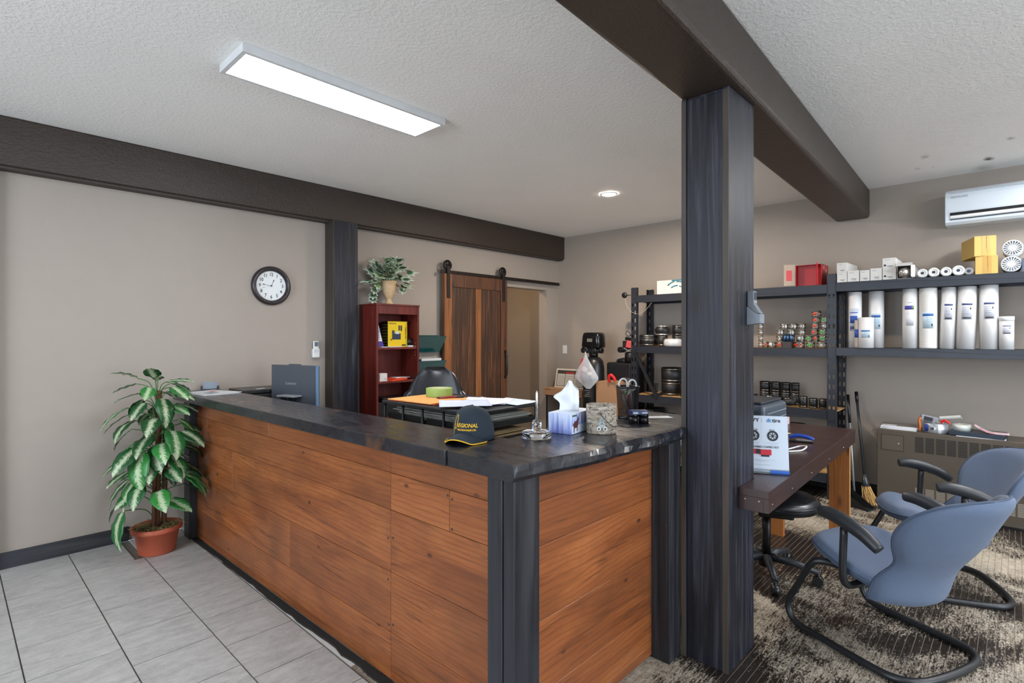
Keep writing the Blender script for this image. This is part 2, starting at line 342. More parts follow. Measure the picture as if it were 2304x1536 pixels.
fw=struct(MB().box(1.27,WX,-5.5,2.20,-.05,.0002),'floor',FILL,'worn dark strip wood floor behind and beside the counter')
fw2=struct(MB().box(-4.2,1.27,-5.5,.9,-.05,-.001),'floor',P('bdbab4',.5,0,.1,4,name='pale_entrance_tile'),'pale floor at the entrance side')  # out of view; pale colour chosen to bounce light upward
struct(MB().box(1.27,WX,2.20,WY,-.05,.0),'floor',P('c9c6c0',.5,0,.08,4,name='pale_office_vinyl'),'pale vinyl floor inside the reception enclosure')  # hidden floor, coloured pale so it throws light onto the ceiling
SWD=.0325; random.seed(3)
sm_cache={}
def strip(x0,x1,y0,y1,par):
    L=round(x1-x0,2); key=L
    if key not in sm_cache: sm_cache[key]=MB().box(-L/2+.0012,L/2-.0012,-SWD/2+.0013,SWD/2-.0013,-.004,.001).mesh('floor_strip',STRIP)
    o=bpy.data.objects.new('floor_strip',sm_cache[key]); o.parent=par; fr=FR[par.name][0]; o.location=((x0+x1)/2-fr[0],(y0+y1)/2-fr[1],-fr[2]); COL.objects.link(o)
y=-1.0
while y<1.38:
    cuts=[1.28]+[round(1.28+random.choice([.8,1.2,1.6,2.0])+k*2.0,2) for k in range(2)]+[5.98]
    for a,b in zip(cuts[:-1],cuts[1:]):
        if b-a>.05: strip(a,b,y,y+SWD,fw)
    y+=SWD
rest=MB()
y=-5.49
while y<2.16:
    if not(-1.0-SWD*.9<y<1.385): rest.box(1.28,5.98,y+.0016,y+SWD-.0016,-.004,.001)
    y+=SWD
r_=rest.build('floor_strip',STRIP,fw); r_['kind']='stuff'
# ceiling
struct(MB().box(-4.3,6.1,-5.6,4.9,ZC,ZC+.08),'ceiling',CEIL,'light grey knockdown textured ceiling')
# clock wall with door opening X 4.93..5.75, z<2.137
OX0,OX1,OZ=4.93,5.75,2.137
struct(MB().box(-4.3,OX0,WY,WY+.14,0,ZC).box(OX0,OX1,WY,WY+.14,OZ,ZC).box(OX1,6.14,WY,WY+.14,0,ZC),'wall_back',WALL,'taupe wall with the round clock and the sliding barn door')
struct(MB().box(WX,WX+.14,-5.6,WY+.14,0,ZC),'wall_right',WALL,'taupe wall behind the black storage shelves')
# room seen through the opening
struct(MB().box(4.2,6.14,6.0,6.1,0,2.6).box(4.1,4.2,WY+.14,6.1,0,2.6).box(6.0,6.14,WY+.14,6.0,0,2.6).box(4.1,6.14,WY+.14,6.1,2.6,2.66).box(4.1,6.14,WY+.14,6.1,-.05,0),'wall_hall',WALL,'taupe hallway wall seen through the open doorway')
# walls behind the camera with windows
def wall_win(name,axis,c,a0,a1,b0,b1,z0,z1):
    m=MB()
    for (p,q,r,s_) in ((a0,b0,0,ZC),(b1,a1,0,ZC),(b0,b1,0,z0),(b0,b1,z1,ZC)):
        if axis=='X': m.box(c-.1,c,p,q,r,s_)
        else: m.box(p,q,c-.1,c,r,s_)
    struct(m,name,WALL,'plain taupe wall with a shop window')
wall_win('wall_left','X',-4.2,-5.6,WY+.1,-.3,3.1,.6,2.45); wall_win('wall_front','Y',-5.5,-4.3,6.1,.3,4.5,.6,2.45)
for i,(x0,x1,y0,y1) in enumerate(((-4.27,-4.21,-.3,3.1),(.3,4.5,-5.57,-5.51))):
    wn=struct(MB().box(x0,x1,y0,y0+.06,.6,2.45).box(x0,x1,y1-.06,y1,.6,2.45).box(x0,x1,y0,y1,.6,.66).box(x0,x1,y0,y1,2.39,2.45) if i==0 else MB().box(x0,x0+.06,y0,y1,.6,2.45).box(x1-.06,x1,y0,y1,.6,2.45).box(x0,x1,y0,y1,.6,.66).box(x0,x1,y0,y1,2.39,2.45),'window_%d'%(i+1),WH,'white framed shop window')
    MB().box(x0+.028,x1-.028,y0+.06,y1-.06,.66,2.39).build('pane',P('9db4c8',.1,0,0,name='window_sky_glass'),wn) if i==0 else MB().box(x0+.06,x1-.06,y0+.028,y1-.028,.66,2.39).build('pane',P('9db4c8',.1,0,0,name='window_sky_glass'),wn)
# beams
struct(MB().box(-4.2,WX,4.635,WY,2.577,ZC),'trim_1',BEAM,'dark brown boxed beam along the top of the clock wall',bev=.012,seg=3)
struct(MB().box(-4.2,WX,4.665,WY,2.562,2.577),'trim_2',P('3a3029',.6),'thin dark lip under the clock wall beam')
bm=MB(); x0,x1=-4.15,5.995
def by(x): return .854+(x-1.635)*.0352
bm.add([(x0,by(x0),2.612),(x1,by(x1),2.612),(x1,by(x1)+.283,2.612),(x0,by(x0)+.283,2.612),(x0,by(x0),ZC),(x1,by(x1),ZC),(x1,by(x1)+.283,ZC),(x0,by(x0)+.283,ZC)],[(0,3,2,1),(4,5,6,7),(0,1,5,4),(1,2,6,5),(2,3,7,6),(3,0,4,7)])
struct(bm,'trim_3',BEAM,'large dark brown ceiling beam running over the main post',bev=.028,seg=4)
# baseboards / casing
struct(MB().box(.236,.93,4.737,WY,0,.105),'baseboard_back',BWX,'black baseboard under the clock',bev=.003)
struct(MB().box(WX-.018,WX,-5.5,4.7,0,.11),'baseboard_right',P('1b1a1b',.5),'black baseboard along the shelf wall',bev=.003)
dc=struct(MB().box(.10,.222,4.70,WY,0,2.56),'door_1',m_barn('22150e','38251a','4a3322','dark_door_casing'),'dark wood door casing at the left end of the clock wall')
MB().box(.222,.236,4.735,WY,.0,2.56).build('corner_bead',P('8b8f93',.5),dc)
MB().box(-.85,.10,4.72,WY,0,2.15).build('door_leaf',m_barn('22150e','38251a','4a3322','dark_door_leaf'),dc)
# posts
pm=tag(thing('trim_4','',None,(2.54,1.04,0)),'tall blue-black stained main post under the ceiling beam',None,None,'structure')
MB().box(2.40,2.68,.95,1.13,0,2.612).build('core',POSTM,pm)
MB().box(2.389,2.40,.9575,1.1245,0,2.60).build('face_board',POSTM,pm,bev=.002)
MB().box(2.384,2.695,.928,.9565,0,2.612).build('side_board',POSTM,pm,bev=.003)
MB().box(2.384,2.695,1.1255,1.150,0,2.612).build('side_board',POSTM,pm,bev=.003)
MB().box(2.3825,2.3845,.929,.9555,0,2.60).build('board_edge',EDGE,pm)
MB().box(2.3825,2.3845,1.1265,1.149,0,2.60).build('board_edge',EDGE,pm)
MB().box(2.68,2.69,.9575,1.1245,0,2.60).build('face_board',POSTM,pm)
p2=tag(thing('trim_5','x',None,(2.6,4.7,0)),'blue-black wooden post on the clock wall beside the bookcase',None,None,'structure')
MB().box(2.481,2.725,4.615,WY,0,2.577).build('front_board',POSTM,p2,bev=.003)
MB().box(2.470,2.481,4.60,WY,0,2.577).build('side_board',EDGE,p2,bev=.002); MB().box(2.4815,2.725,4.60,4.614,0,2.577).build('face_board',POSTM,p2,bev=.002)
# ================= COUNTER =================
HC=1.075; TH=.058
def fx(y,o=0.): return 1.340-(y-1.34)*.0162+o     # X of the plank front along Y
ct=thing('reception_counter','reception counter clad in orange-brown planks with black timber corner posts','counter',(1.6,2.6,0))
MB().add([(fx(1.28,.014),1.28,.0),(fx(4.5,.014),4.5,0),(fx(4.5,.09),4.5,0),(fx(1.28,.09),1.28,0)]+[(fx(1.28,.014),1.28,HC-TH),(fx(4.5,.014),4.5,HC-TH),(fx(4.5,.09),4.5,HC-TH),(fx(1.28,.09),1.28,HC-TH)],[(0,3,2,1),(4,5,6,7),(0,1,5,4),(1,2,6,5),(2,3,7,6),(3,0,4,7)]).build('body',P('1d130d',.7),ct)
MB().box(1.36,2.40,1.256,1.33,0,HC-TH).build('body',P('1d130d',.7),ct)
rows=[0.012,.05,.217,.478,.747,.908,HC-TH]
butts={0:[],1:[3.4],2:[2.93],3:[3.75],4:[1.59,4.22],5:[3.2]}
for i in range(6):
    ys=sorted([1.347,1.975,4.425]+butts[i])
    for a,b in zip(ys[:-1],ys[1:]):
        g=.0009; z0,z1=rows[i]+g,rows[i+1]-g; a+=g; b-=g
        MB().add([(fx(a),a,z0),(fx(b),b,z0),(fx(b,.0135),b,z0),(fx(a,.0135),a,z0),(fx(a),a,z1),(fx(b),b,z1),(fx(b,.0135),b,z1),(fx(a,.0135),a,z1)],[(0,3,2,1),(4,5,6,7),(0,1,5,4),(1,2,6,5),(2,3,7,6),(3,0,4,7)]).build('plank',LAM,ct,bev=.0012,seg=1)
    MB().box(1.434,2.269,1.242,1.2555,rows[i]+.0009,rows[i+1]-.0009).build('plank',LAM,ct,bev=.0012,seg=1)
# nail heads printed on the planks near the seam
for yy,zz in ((1.995,.62),(1.958,.63),(1.995,.44),(1.958,.255),(1.99,.245),(1.60,.885),(1.575,.875),(1.575,.76)):
    MB().cyl((fx(yy,-.0008),yy,zz),(fx(yy,.002),yy,zz),.006,n=8).build('nail_head',P('3b2c26',.6),ct)
for a in ((1.302,1.432,1.216,1.268),(1.302,1.40,1.2725,1.3455)): MB().box(a[0],a[1],a[2],a[3],0,HC-TH).build('corner_post',BWZ,ct,bev=.004)
MB().box(2.270,2.3835,1.152,1.30,0,HC-TH).build('end_post',BWZ,ct,bev=.004)
MB().box(1.240,1.365,4.43,4.56,0,HC-TH).build('end_post',BWZ,ct,bev=.005)
random.seed(11); pts=[]
for k in range(45):
    y=1.2+k*(3.25/44); pts.append((fx(y)-.001,y,0))
st=MB()
edge=[(1.302-(p[1]-1.2)*.014+random.uniform(-.008,.006),p[1]) for p in pts]
poly=[(x,y) for x,y in edge]+[(p[0],p[1]) for p in reversed(pts)]
for k in range(44): st.prism([edge[k],edge[k+1],(pts[k+1][0],pts[k+1][1]),(pts[k][0],pts[k][1])],.0,.009)
st.build('base_strip',P('1a1817',.8,0,.3,40,.5,60,name='black_mastic'),ct)
# worktops (two slabs)
def slab(mb,poly,z0,z1): return mb.prism(poly,z0,z1)
main=[(1.2735,1.5415),(1.2735+ (1.205-1.2735)*.5,3.1),(1.203,4.70),(1.53,4.70),(1.61,1.5415)]
MB().prism(main,HC-TH,HC).build('worktop',CTOP,ct,bev=.005,seg=3)
random.seed(5); fe=[]
for k in range(70):
    t=k/69; x=1.282+t*1.095; yb=1.198-t*.075+ (.030*math.sin(t*math.pi*1.0)*(-.6)+ .008*math.sin(t*13+.4)*math.sin(t*math.pi)+(.003*math.sin(t*41)+random.uniform(-.0012,.0012))*min(1,max(0,t-.25)*4) if 0<t<1 else 0); fe.append((x,yb))
live=MB(); back=1.540; Nn=len(fe)
zt=HC; zb=HC-TH
rowsv=[]
for (x,y),k in zip(fe,range(Nn)):
    t=k/(Nn-1); r=.004+.018*max(0,math.sin((t-.25)*math.pi/.75)) if t>.25 else .004
    u=(.003*math.sin(t*53)+.003*math.sin(t*31+1)+random.uniform(-.0012,.0012))*(0<k<Nn-1)*min(1,.12+max(0,t-.3)*3)
    rowsv.append([(x,back,zb),(x,y+.012,zb),(x,y+u,zb+.016),(x,y+.002-u,zb+.036),(x,y+r,zt-.004),(x,y+r*2+.004,zt),(x,back,zt)])
nv=len(rowsv[0]); vs=[p for r in rowsv for p in r]; fs=[]
for i in range(Nn-1):
    for j in range(nv): fs.append((i*nv+j,(i+1)*nv+j,(i+1)*nv+(j+1)%nv,i*nv+(j+1)%nv))
fs+=[tuple(range(nv)),tuple(range((Nn-1)*nv,Nn*nv))[::-1]]
live.add(vs,fs); live.build('worktop',CTOP,ct)
MB().box(2.378,2.74,1.1515,1.54,zb,zt).build('worktop',CTOP,ct,bev=.003)
# ================= CEILING LIGHTS =================
def led(name,label,cx,cy,lx,ly,lm=None):
    t=thing(name,label,'ceiling light',(cx,cy,2.846),0,'LED panel lights')
    m=MB(); z0,z1=2.846,2.889; b=.022
    m.box(cx-lx/2,cx+lx/2,cy-ly/2,cy-ly/2+b,z0,z1).box(cx-lx/2,cx+lx/2,cy+ly/2-b,cy+ly/2,z0,z1).box(cx-lx/2,cx-lx/2+b,cy-ly/2+b,cy+ly/2-b,z0,z1).box(cx+lx/2-b,cx+lx/2,cy-ly/2+b,cy+ly/2-b,z0,z1).box(cx-lx/2+b,cx+lx/2-b,cy-ly/2+b,cy+ly/2-b,z0+.01,z1)
    m.build('frame',P('d5d7d8',.4),t); MB().box(cx-lx/2+b,cx+lx/2-b,cy-ly/2+b,cy+ly/2-b,z0+.002,z0+.008).build('diffuser',lm or LEDM,t); return t
led('ceiling_light','long rectangular LED panel light on the ceiling above the counter',1.583,2.812,1.23,.31)
led('ceiling_light','LED panel light above the visitor chairs',4.75,-.62,1.23,.31,LEDM2)
led('ceiling_light','LED panel light on the visitor side of the main post',2.9,-1.5,1.23,.31)  # added panel out of view, brightens the right-hand side
led('ceiling_light','LED panel light over the entrance floor',-2.0,2.8,1.23,.31)  # assumed fixture out of view, added for light on the left
led('ceiling_light','LED panel light between the chairs and the front window',4.75,-2.1,1.23,.31,LEDM2)  # extra unseen panel added to lift the shelf wall
led('ceiling_light','LED panel light near the front window',1.2,-3.0,1.23,.31)  # assumed fixture behind the camera, added as room light
t=thing('downlight','round recessed hallway downlight beyond the doorway','downlight',(5.1,5.4,2.59))  # unseen lamp added to light the hallway wall
MB().lathe([(.062,2.595),(.085,2.592),(.085,2.5995)],Matrix.Translation((5.1,5.4,0)),20).build('rim',WH,t); MB().cyl((5.1,5.4,2.594),(5.1,5.4,2.5985),.062,n=20).build('lens',WARM2,t)
t=thing('downlight','small round warm recessed downlight in the ceiling near the shelves','downlight',(4.46,2.90,2.88))
MB().lathe([(.062,2.885),(.062,2.882),(.085,2.882),(.085,2.889)],Matrix.Translation((4.46,2.90,0)),28).build('rim',WH,t)
MB().cyl((4.46,2.90,2.884),(4.46,2.90,2.8885),.062,n=28).build('lens',WARM,t)
# ================= ON THE CLOCK WALL =================
t=thing('wall_clock','round dark framed wall clock with white face and black numerals','clock',(1.965,4.755,1.775))
CM=Matrix.Translation((1.965,4.755,1.94))@Matrix.Rotation(R(90),4,'X')   # local z -> -Y
MB().lathe([(.0,.0),(.168,.0),(.170,.018),(.160,.034),(.146,.040),(.140,.034),(.134,.026),(.128,.016),(.128,.006),(0,.006)],CM,48).build('frame',P('2a2224',.3,0,.15),t)
m_=MB().lathe([(0,.010),(.1275,.010),(.1275,.006)],CM,40,False); di_=m_.build('dial',P('d8dcdc',.5,0,.02),t)
for h in range(1,13):
    a=R(90-30*h); rr=.098
    text(str(h),.041,INK,di_,(1.965+rr*math.cos(a),4.755-.0112,1.94+rr*math.sin(a)),FY,'numeral',bold=.0006,xs=.85)
    MB().cyl((1.965+.119*math.cos(a),4.7443,1.94+.119*math.sin(a)),(1.965+.119*math.cos(a),4.746,1.94+.119*math.sin(a)),.0022,n=8).build('hour_dot',INK,di_)
def hand(ang,l,wd,name):
    a=R(90-ang); dx,dz=math.cos(a),math.sin(a); nx,nz=-dz,dx; c=(1.965,1.94)
    pl=[(-.012,-wd*.5),(l*.7,-wd*.4),(l*.75,-wd*1.8),(l,0),(l*.75,wd*1.8),(l*.7,wd*.4),(-.012,wd*.5)]
    m=MB(); v=[(c[0]+dx*p+nx*q,c[1]+dz*p+nz*q) for p,q in pl]
    m.add([(x,4.7425,z) for x,z in v]+[(x,4.7415,z) for x,z in v],[tuple(range(7)),tuple(range(13,6,-1))]+[(i,(i+1)%7,7+(i+1)%7,7+i) for i in range(7)]).build(name,INK,t)
hand(23,.062,.0028,'hour_hand'); hand(278,.082,.0026,'minute_hand'); hand(256,.085,.0008,'second_hand')
MB().cyl((1.965,4.739,1.94),(1.965,4.745,1.94),.006,n=10).build('hub',INK,t)
t=thing('remote_control','white air conditioner remote in its wall holder','remote',(2.368,4.755,1.30))
rb_=MB().box(2.342,2.394,4.722,4.742,1.325,1.455).build('body',WH,t,bev=.008,seg=3)
MB().box(2.334,2.402,4.716,4.755,1.30,1.385).build('holder',WH,t,bev=.01,seg=3)
MB().box(2.350,2.386,4.7205,4.7225,1.405,1.446).build('screen',P('5d6b78',.2,0,0),t)
for k in range(6): MB().box(2.3465+.0145*(k%3),2.357+.0145*(k%3),4.714,4.717,1.365-.014*(k//3),1.374-.014*(k//3)).build('button',LAB,rb_)
# barn door on rail
BARN3=m_barn('2a180d','4c2d18','6a4022','barn_door_dark_frame')
t=thing('barn_door','sliding dark wood barn door hanging from a black rail','door',(4.35,4.69,.02))
for a,b,mm in ((3.84,3.950,BARN2),(4.742,4.852,BARN3)): MB().box(a,b,4.655,4.695,.02,2.203).build('stile',mm,t,bev=.003)
MB().box(3.951,4.741,4.656,4.694,2.06,2.203).build('top_rail',BARN3,t,bev=.003); MB().box(3.951,4.741,4.656,4.694,.02,.2).build('bottom_rail',BARN2,t,bev=.003)
MB().box(4.318,4.405,4.656,4.694,.201,2.059).build('mullion',BARN2,t,bev=.003)
for s0,s1 in ((3.952,4.317),(4.406,4.740)):
    k=3; wd=(s1-s0)/k
    for i in range(k): MB().box(s0+i*wd+.001,s0+(i+1)*wd-.001,4.668,4.690,.2,2.06).build('plank',BARN,t,bev=.002)
MB().tube([(4.81,4.655,.98),(4.81,4.622,1.02),(4.81,4.618,1.15),(4.81,4.622,1.28),(4.81,4.655,1.32)],.013,8).build('handle',BLK,t)
for x in (3.895,4.785):
    MB().box(x-.022,x+.022,4.645,4.655,1.93,2.29).build('hanger_strap',P('211a17',.5,.4),t,bev=.002)
    m=MB().lathe([(.028,-.008),(.058,-.008),(.060,.008),(.028,.008)],Matrix.Translation((x,4.672,2.30))@Matrix.Rotation(R(90),4,'X'),20)
    m.lathe([(0,-.01),(.016,-.01),(.016,.01),(0,.01)],Matrix.Translation((x,4.672,2.30))@Matrix.Rotation(R(90),4,'X'),10)
    for k in range(4):
        a=k*math.pi/2+.4; m.cyl((x,4.672,2.30),(x+.04*math.cos(a),4.672,2.30+.04*math.sin(a)),.006,n=6)
    m.build('roller_wheel',P('1b1716',.5,.5),t)
t=thing('door_rail','flat black steel rail above the doorway','rail',(4.87,4.68,2.20))
MB().box(3.80,5.925,4.668,4.676,2.205,2.245).build('bar',P('241c18',.5,.5),t,bev=.001)
for x in (4.05,4.55,5.1,5.6): MB().cyl((x,4.655,2.225),(x,4.755,2.225),.010,n=10).build('spacer',P('241c18',.5,.5),t)
# bookcase
t=thing('bookcase','tall mahogany bookcase with open shelves against the clock wall','bookcase',(3.05,4.55,0))
for a in ((2.803,2.824),(3.279,3.300)): MB().box(a[0],a[1],4.40,4.70,0,1.795).build('side_panel',MAH,t,bev=.001)
MB().box(2.798,3.305,4.395,4.70,1.795,1.812).build('top',MAH,t,bev=.001)
MB().box(2.824,3.279,4.405,4.423,1.715,1.795).build('fascia',MAH,t)
MB().box(2.824,3.279,4.688,4.698,.0,1.795).build('back_panel',MAH,t)
for z in (1.372,1.045,.70,.36,.06): MB().box(2.824,3.279,4.412,4.688,z,z+.020).build('shelf',MAH,t,bev=.001)
for z in (1.43,1.40,1.34,1.31): MB().cyl((3.2795,4.44,z),(3.2785,4.44,z),.004,n=6).build('peg_hole',P('c9b8b0',.5),t)
SH=1.392
t=thing('phone_box','yellow telephone box with a picture of a desk phone on the bookcase shelf','box',(3.09,4.55,SH))
MB().box(2.995,3.225,4.50,4.62,SH,SH+.255).build('carton',P('d8b80e',.4,0,.05),t,bev=.001)
MB().box(2.9935,2.9955,4.50,4.62,SH,SH+.255).build('dark_side',P('191a14',.4),t)
for k in range(8): MB().box(2.9925,2.994,4.51,4.60,SH+.02+k*.028,SH+.028+k*.028).build('printed_line',P('6f7530',.5),t)
text('Panasonic',.022,INK,t,(3.05,4.4985,SH+.235),FY)
text('KX-TGF872',.025,INK,t,(3.205,4.4985,SH+.14),(R(90),R(-90),0),xs=.9)
MB().box(3.045,3.145,4.4975,4.4995,SH+.075,SH+.135).box(3.045,3.07,4.496,4.4995,SH+.075,SH+.165).build('printed_phone',P('2b3346',.4),t)
MB().box(3.085,3.125,4.4965,4.498,SH+.13,SH+.155).build('printed_screen',P('b9c6cc',.4),t)
MB().box(3.12,3.135,4.4965,4.4995,SH+.165,SH+.215).box(3.145,3.16,4.4965,4.4995,SH+.16,SH+.215).build('printed_handset',P('23262d',.4),t)
MB().tube([(3.045,4.497,SH+.08),(3.03,4.497,SH+.065),(3.03,4.497,SH+.085)],.003,6).build('printed_cord',INK,t)
MB().box(3.16,3.205,4.4965,4.4995,SH+.012,SH+.026).build('printed_badge',INK,t)
t=thing('tube','white and purple squeeze tube leaning in the bookcase corner','tube',(2.905,4.5,SH))
MB().add([(2.872,4.49,SH),(2.945,4.49,SH),(2.945,4.53,SH),(2.872,4.53,SH),(2.872,4.505,SH+.25),(2.884,4.505,SH+.25),(2.884,4.515,SH+.25),(2.872,4.515,SH+.25)],[(0,3,2,1),(4,5,6,7),(0,1,5,4),(1,2,6,5),(2,3,7,6),(3,0,4,7)]).build('body',WH,t,bev=.004)
MB().add([(2.871,4.489,SH),(2.946,4.489,SH),(2.946,4.531,SH),(2.871,4.531,SH),(2.871,4.493,SH+.06),(2.932,4.493,SH+.06),(2.932,4.527,SH+.06),(2.871,4.527,SH+.06)],[(0,3,2,1),(4,5,6,7),(0,1,5,4),(1,2,6,5),(2,3,7,6),(3,0,4,7)]).build('purple_base',P('3b2a86',.4),t,bev=.003)
text('DEXTRO',.030,BLUEINK,t,(2.892,4.492,SH+.13),(R(90),R(-83),0))
t=thing('mug','small black mug on the upper bookcase shelf','mug',(3.252,4.52,SH)); MB().lathe([(0,SH+.016),(.026,SH+.016),(.028,SH+.085),(.025,SH+.085),(.023,SH+.02),(0,SH+.02)],Matrix.Translation((3.25,4.50,0)),16).build('body',BLK,t)
MB().tube([(3.25,4.474,SH+.07),(3.25,4.458,SH+.06),(3.25,4.458,SH+.035),(3.25,4.475,SH+.028)],.004,6).build('handle',BLK,t)
one(MB().box(3.222,3.276,4.465,4.53,SH,SH+.015),'notepad',PAPER,'small white notepad under the black mug','notepad',bev=.001)
one(MB().ob((3.03,4.46,SH+.004),(.16,.07,.008),(0,0,.1)).ob((2.93,4.455,SH+.003),(.10,.05,.006),(0,0,-.05)),'envelope',P('b9b6b4',.6),'flat pale envelopes lying in front of the phone box','envelope')
S2=1.065
t=thing('small_box','small white carton on the lower visible bookcase shelf','box',(2.93,4.45,S2)); MB().box(2.872,2.955,4.45,4.52,S2,S2+.075).build('carton',WH,t,bev=.001); MB().box(2.925,2.948,4.4485,4.4505,S2+.012,S2+.028).build('printed_code',LAB,t)
one(MB().ob((3.06,4.52,S2+.008),(.22,.20,.014),(0,R(-2),.25)),'folder',P('d8431e',.5),'orange red folder lying on the lower bookcase shelf','folder')
one(MB().ob((3.18,4.56,S2+.019),(.16,.12,.004),(0,0,-.1)),'paper_sheet',PAPER,'white sheet lying on the orange red folder','paper')
one(MB().box(2.85,3.20,4.45,4.64,.72,.86).box(2.90,3.24,4.44,4.62,.86,.90),'storage_bin',BLK,'black bin low inside the bookcase','bin',bev=.004)
# vase with ivy
t=thing('ivy_vase','ribbed cream urn of variegated ivy on top of the bookcase','vase',(3.04,4.55,1.812))
VM=Matrix.Translation((3.04,4.55,1.812))
m=MB(); prof=[(0,0),(.050,0),(.047,.012),(.030,.03),(.025,.05),(.032,.062),(.046,.085),(.058,.13),(.066,.18),(.076,.225),(.082,.235),(.07,.235),(.058,.2),(0,.19)]
n=40; vs=[]; 
for r,z in prof:
    for i in range(n):
        a=2*math.pi*i/n; rr=r*(1+(.045 if i%2 else -.02)*(0.07<z<.22)); vs.append(VM@Vector((rr*math.cos(a),rr*math.sin(a),z)))
m.add(vs,[(j*n+i,j*n+(i+1)%n,(j+1)*n+(i+1)%n,(j+1)*n+i) for j in range(len(prof)-1) for i in range(n)],True).build('urn',P('bfa27c',.6,0,.25,40),t)
MB().tube([VM@Vector((.07,-.03,.20)),VM@Vector((.12,-.035,.19)),VM@Vector((.125,-.035,.15)),VM@Vector((.09,-.03,.13)),VM@Vector((.075,-.03,.15))],.006,7).build('handle',P('8d7452',.6),t)
ivy=[]
pl=[(0,-.1),(.25,-.25),(.5,-.05),(.3,.12),(.42,.38),(.16,.36),(0,.75),(-.16,.36),(-.42,.38),(-.3,.12),(-.5,-.05),(-.25,-.25)]
for v in range(3):
    s=.105+.014*v; mm=MB(); vs=[(0,.12*s,0.)]+[(x*s,y*s,-.18*s*(abs(x)+max(0,y)*.5)) for x,y in pl]; k=len(pl)
    vs2=[(x,y,z-.0008) for x,y,z in vs]
    mm.add(vs+vs2,[(0,1+i,1+(i+1)%k) for i in range(k)]+[(k+1,k+2+(i+1)%k,k+2+i) for i in range(k)]+[(1+i,k+2+i,k+2+(i+1)%k,1+(i+1)%k) for i in range(k)]); ivy.append(mm.mesh('leaf',IVY))
random.seed(21)
def put_leaf(me,parent,loc,d,roll,sc=1.):
    d=Vector(d).normalized(); zax=Vector((0,-.6,.8))-d*d.dot(Vector((0,-.6,.8))); zax.normalize(); xax=d.cross(zax); m3=Matrix((xax,d,zax)).transposed()@Matrix.Rotation(roll,3,'Y')
    o=bpy.data.objects.new('leaf',me); o.parent=parent; fr=FR[parent.name][0]; o.matrix_local=Matrix.Translation(Vector(loc)-Vector(fr))@m3.to_4x4()@Matrix.Scale(sc,4); COL.objects.link(o)
stems=MB()
for k in range(86):
    a=random.uniform(0,2*math.pi); el=random.uniform(-.25,1.35); rr=random.uniform(.10,.235)
    p=Vector((3.04,4.55,2.06))+Vector((math.cos(a)*math.cos(el)*rr*1.05,math.sin(a)*math.cos(el)*rr*.62,math.sin(el)*rr*1.05))
    if p.y>4.70: p.y=4.70-random.uniform(0,.05)
    d=Vector((math.cos(a),math.sin(a)*.6-.35,math.sin(el)*.7-.25)); put_leaf(random.choice(ivy),t,p,d,random.uniform(-.7,.7),random.uniform(.75,1.15))
    if k%3==0: stems.tube([(3.04,4.55,2.03),(3.04+(p.x-3.04)*.5,4.55+(p.y-4.55)*.5,2.06+(p.z-2.06)*.7),p],.0018,5)
for p in ((2.86,4.52,1.95),(2.845,4.52,1.90),(2.835,4.51,1.86),(2.90,4.53,2.0),(3.2,4.52,2.01),(3.17,4.5,1.97)): put_leaf(ivy[0],t,p,(-.4,-.5,-.7),random.uniform(-.4,.4),.9)
stems.tube([(3.0,4.55,2.04),(2.91,4.53,2.02),(2.86,4.52,1.95),(2.84,4.51,1.87)],.002,5); stems.build('stems',P('4a5a34',.6),t)
# wall file pockets
TEAL=NT('smoked_teal_acrylic').set(Base_Color=lin('1d5254'),Roughness=.08,Transmission_Weight=.25).m
for i,(z0,z1,lab) in enumerate(((1.325,1.50,'upper smoked teal acrylic file pocket on the wall beside the barn door'),(1.05,1.235,'lower smoked teal acrylic file pocket holding white papers'))):
    t=thing('file_pocket',lab,'file holder',(3.66,4.74,z0),0,'wall file pockets')
    m=MB(); x0,x1=3.47,3.80
    m.add([(x0,4.70,z0),(x1,4.70,z0),(x1+.02,4.60,z1),(x0-.02,4.60,z1),(x0,4.694,z0),(x1,4.694,z0),(x1+.02,4.594,z1),(x0-.02,4.594,z1)],[(0,1,2,3),(7,6,5,4),(0,4,5,1),(1,5,6,2),(2,6,7,3),(3,7,4,0)]).build('front',TEAL,t)
    MB().box(x0-.02,x1+.02,4.745,4.752,z0,z1+.01).build('back',TEAL,t); MB().box(x0,x1,4.70,4.752,z0,z0+.006).build('bottom',TEAL,t)
    for xx in (x0-.02,x1+.015): MB().add([(xx,4.752,z0),(xx,4.70,z0),(xx,4.60,z1),(xx,4.752,z1),(xx+.005,4.752,z0),(xx+.005,4.70,z0),(xx+.005,4.60,z1),(xx+.005,4.752,z1)],[(0,1,2,3),(7,6,5,4),(0,4,5,1),(1,5,6,2),(2,6,7,3),(3,7,4,0)]).build('side',TEAL,t)
one(MB().ob((3.66,4.68,1.16),(.27,.01,.20),(R(12),0,0)),'file_papers',PAPER,'white papers standing in the lower teal file pocket','papers')
one(MB().box(5.992,6.0,4.593,4.663,1.255,1.372).box(5.988,5.993,4.612,4.644,1.28,1.348),'light_switch',WH,'white rocker light switch on the corner wall','light switch',bev=.002)
# ================= BEHIND THE COUNTER =================
t=thing('office_desk','pale work desk behind the counter','desk',(2.1,3.3,0))
MB().box(1.63,2.50,2.0,4.60,.72,.75).build('top',P('b9b4ab',.4),t,bev=.003)  # mostly hidden top, kept pale to bounce light to the ceiling
for x,y in ((1.67,2.05),(2.44,2.05),(1.67,4.5),(2.44,4.5)): MB().box(x,x+.05,y,y+.05,0,.72).build('leg',BLK,t)
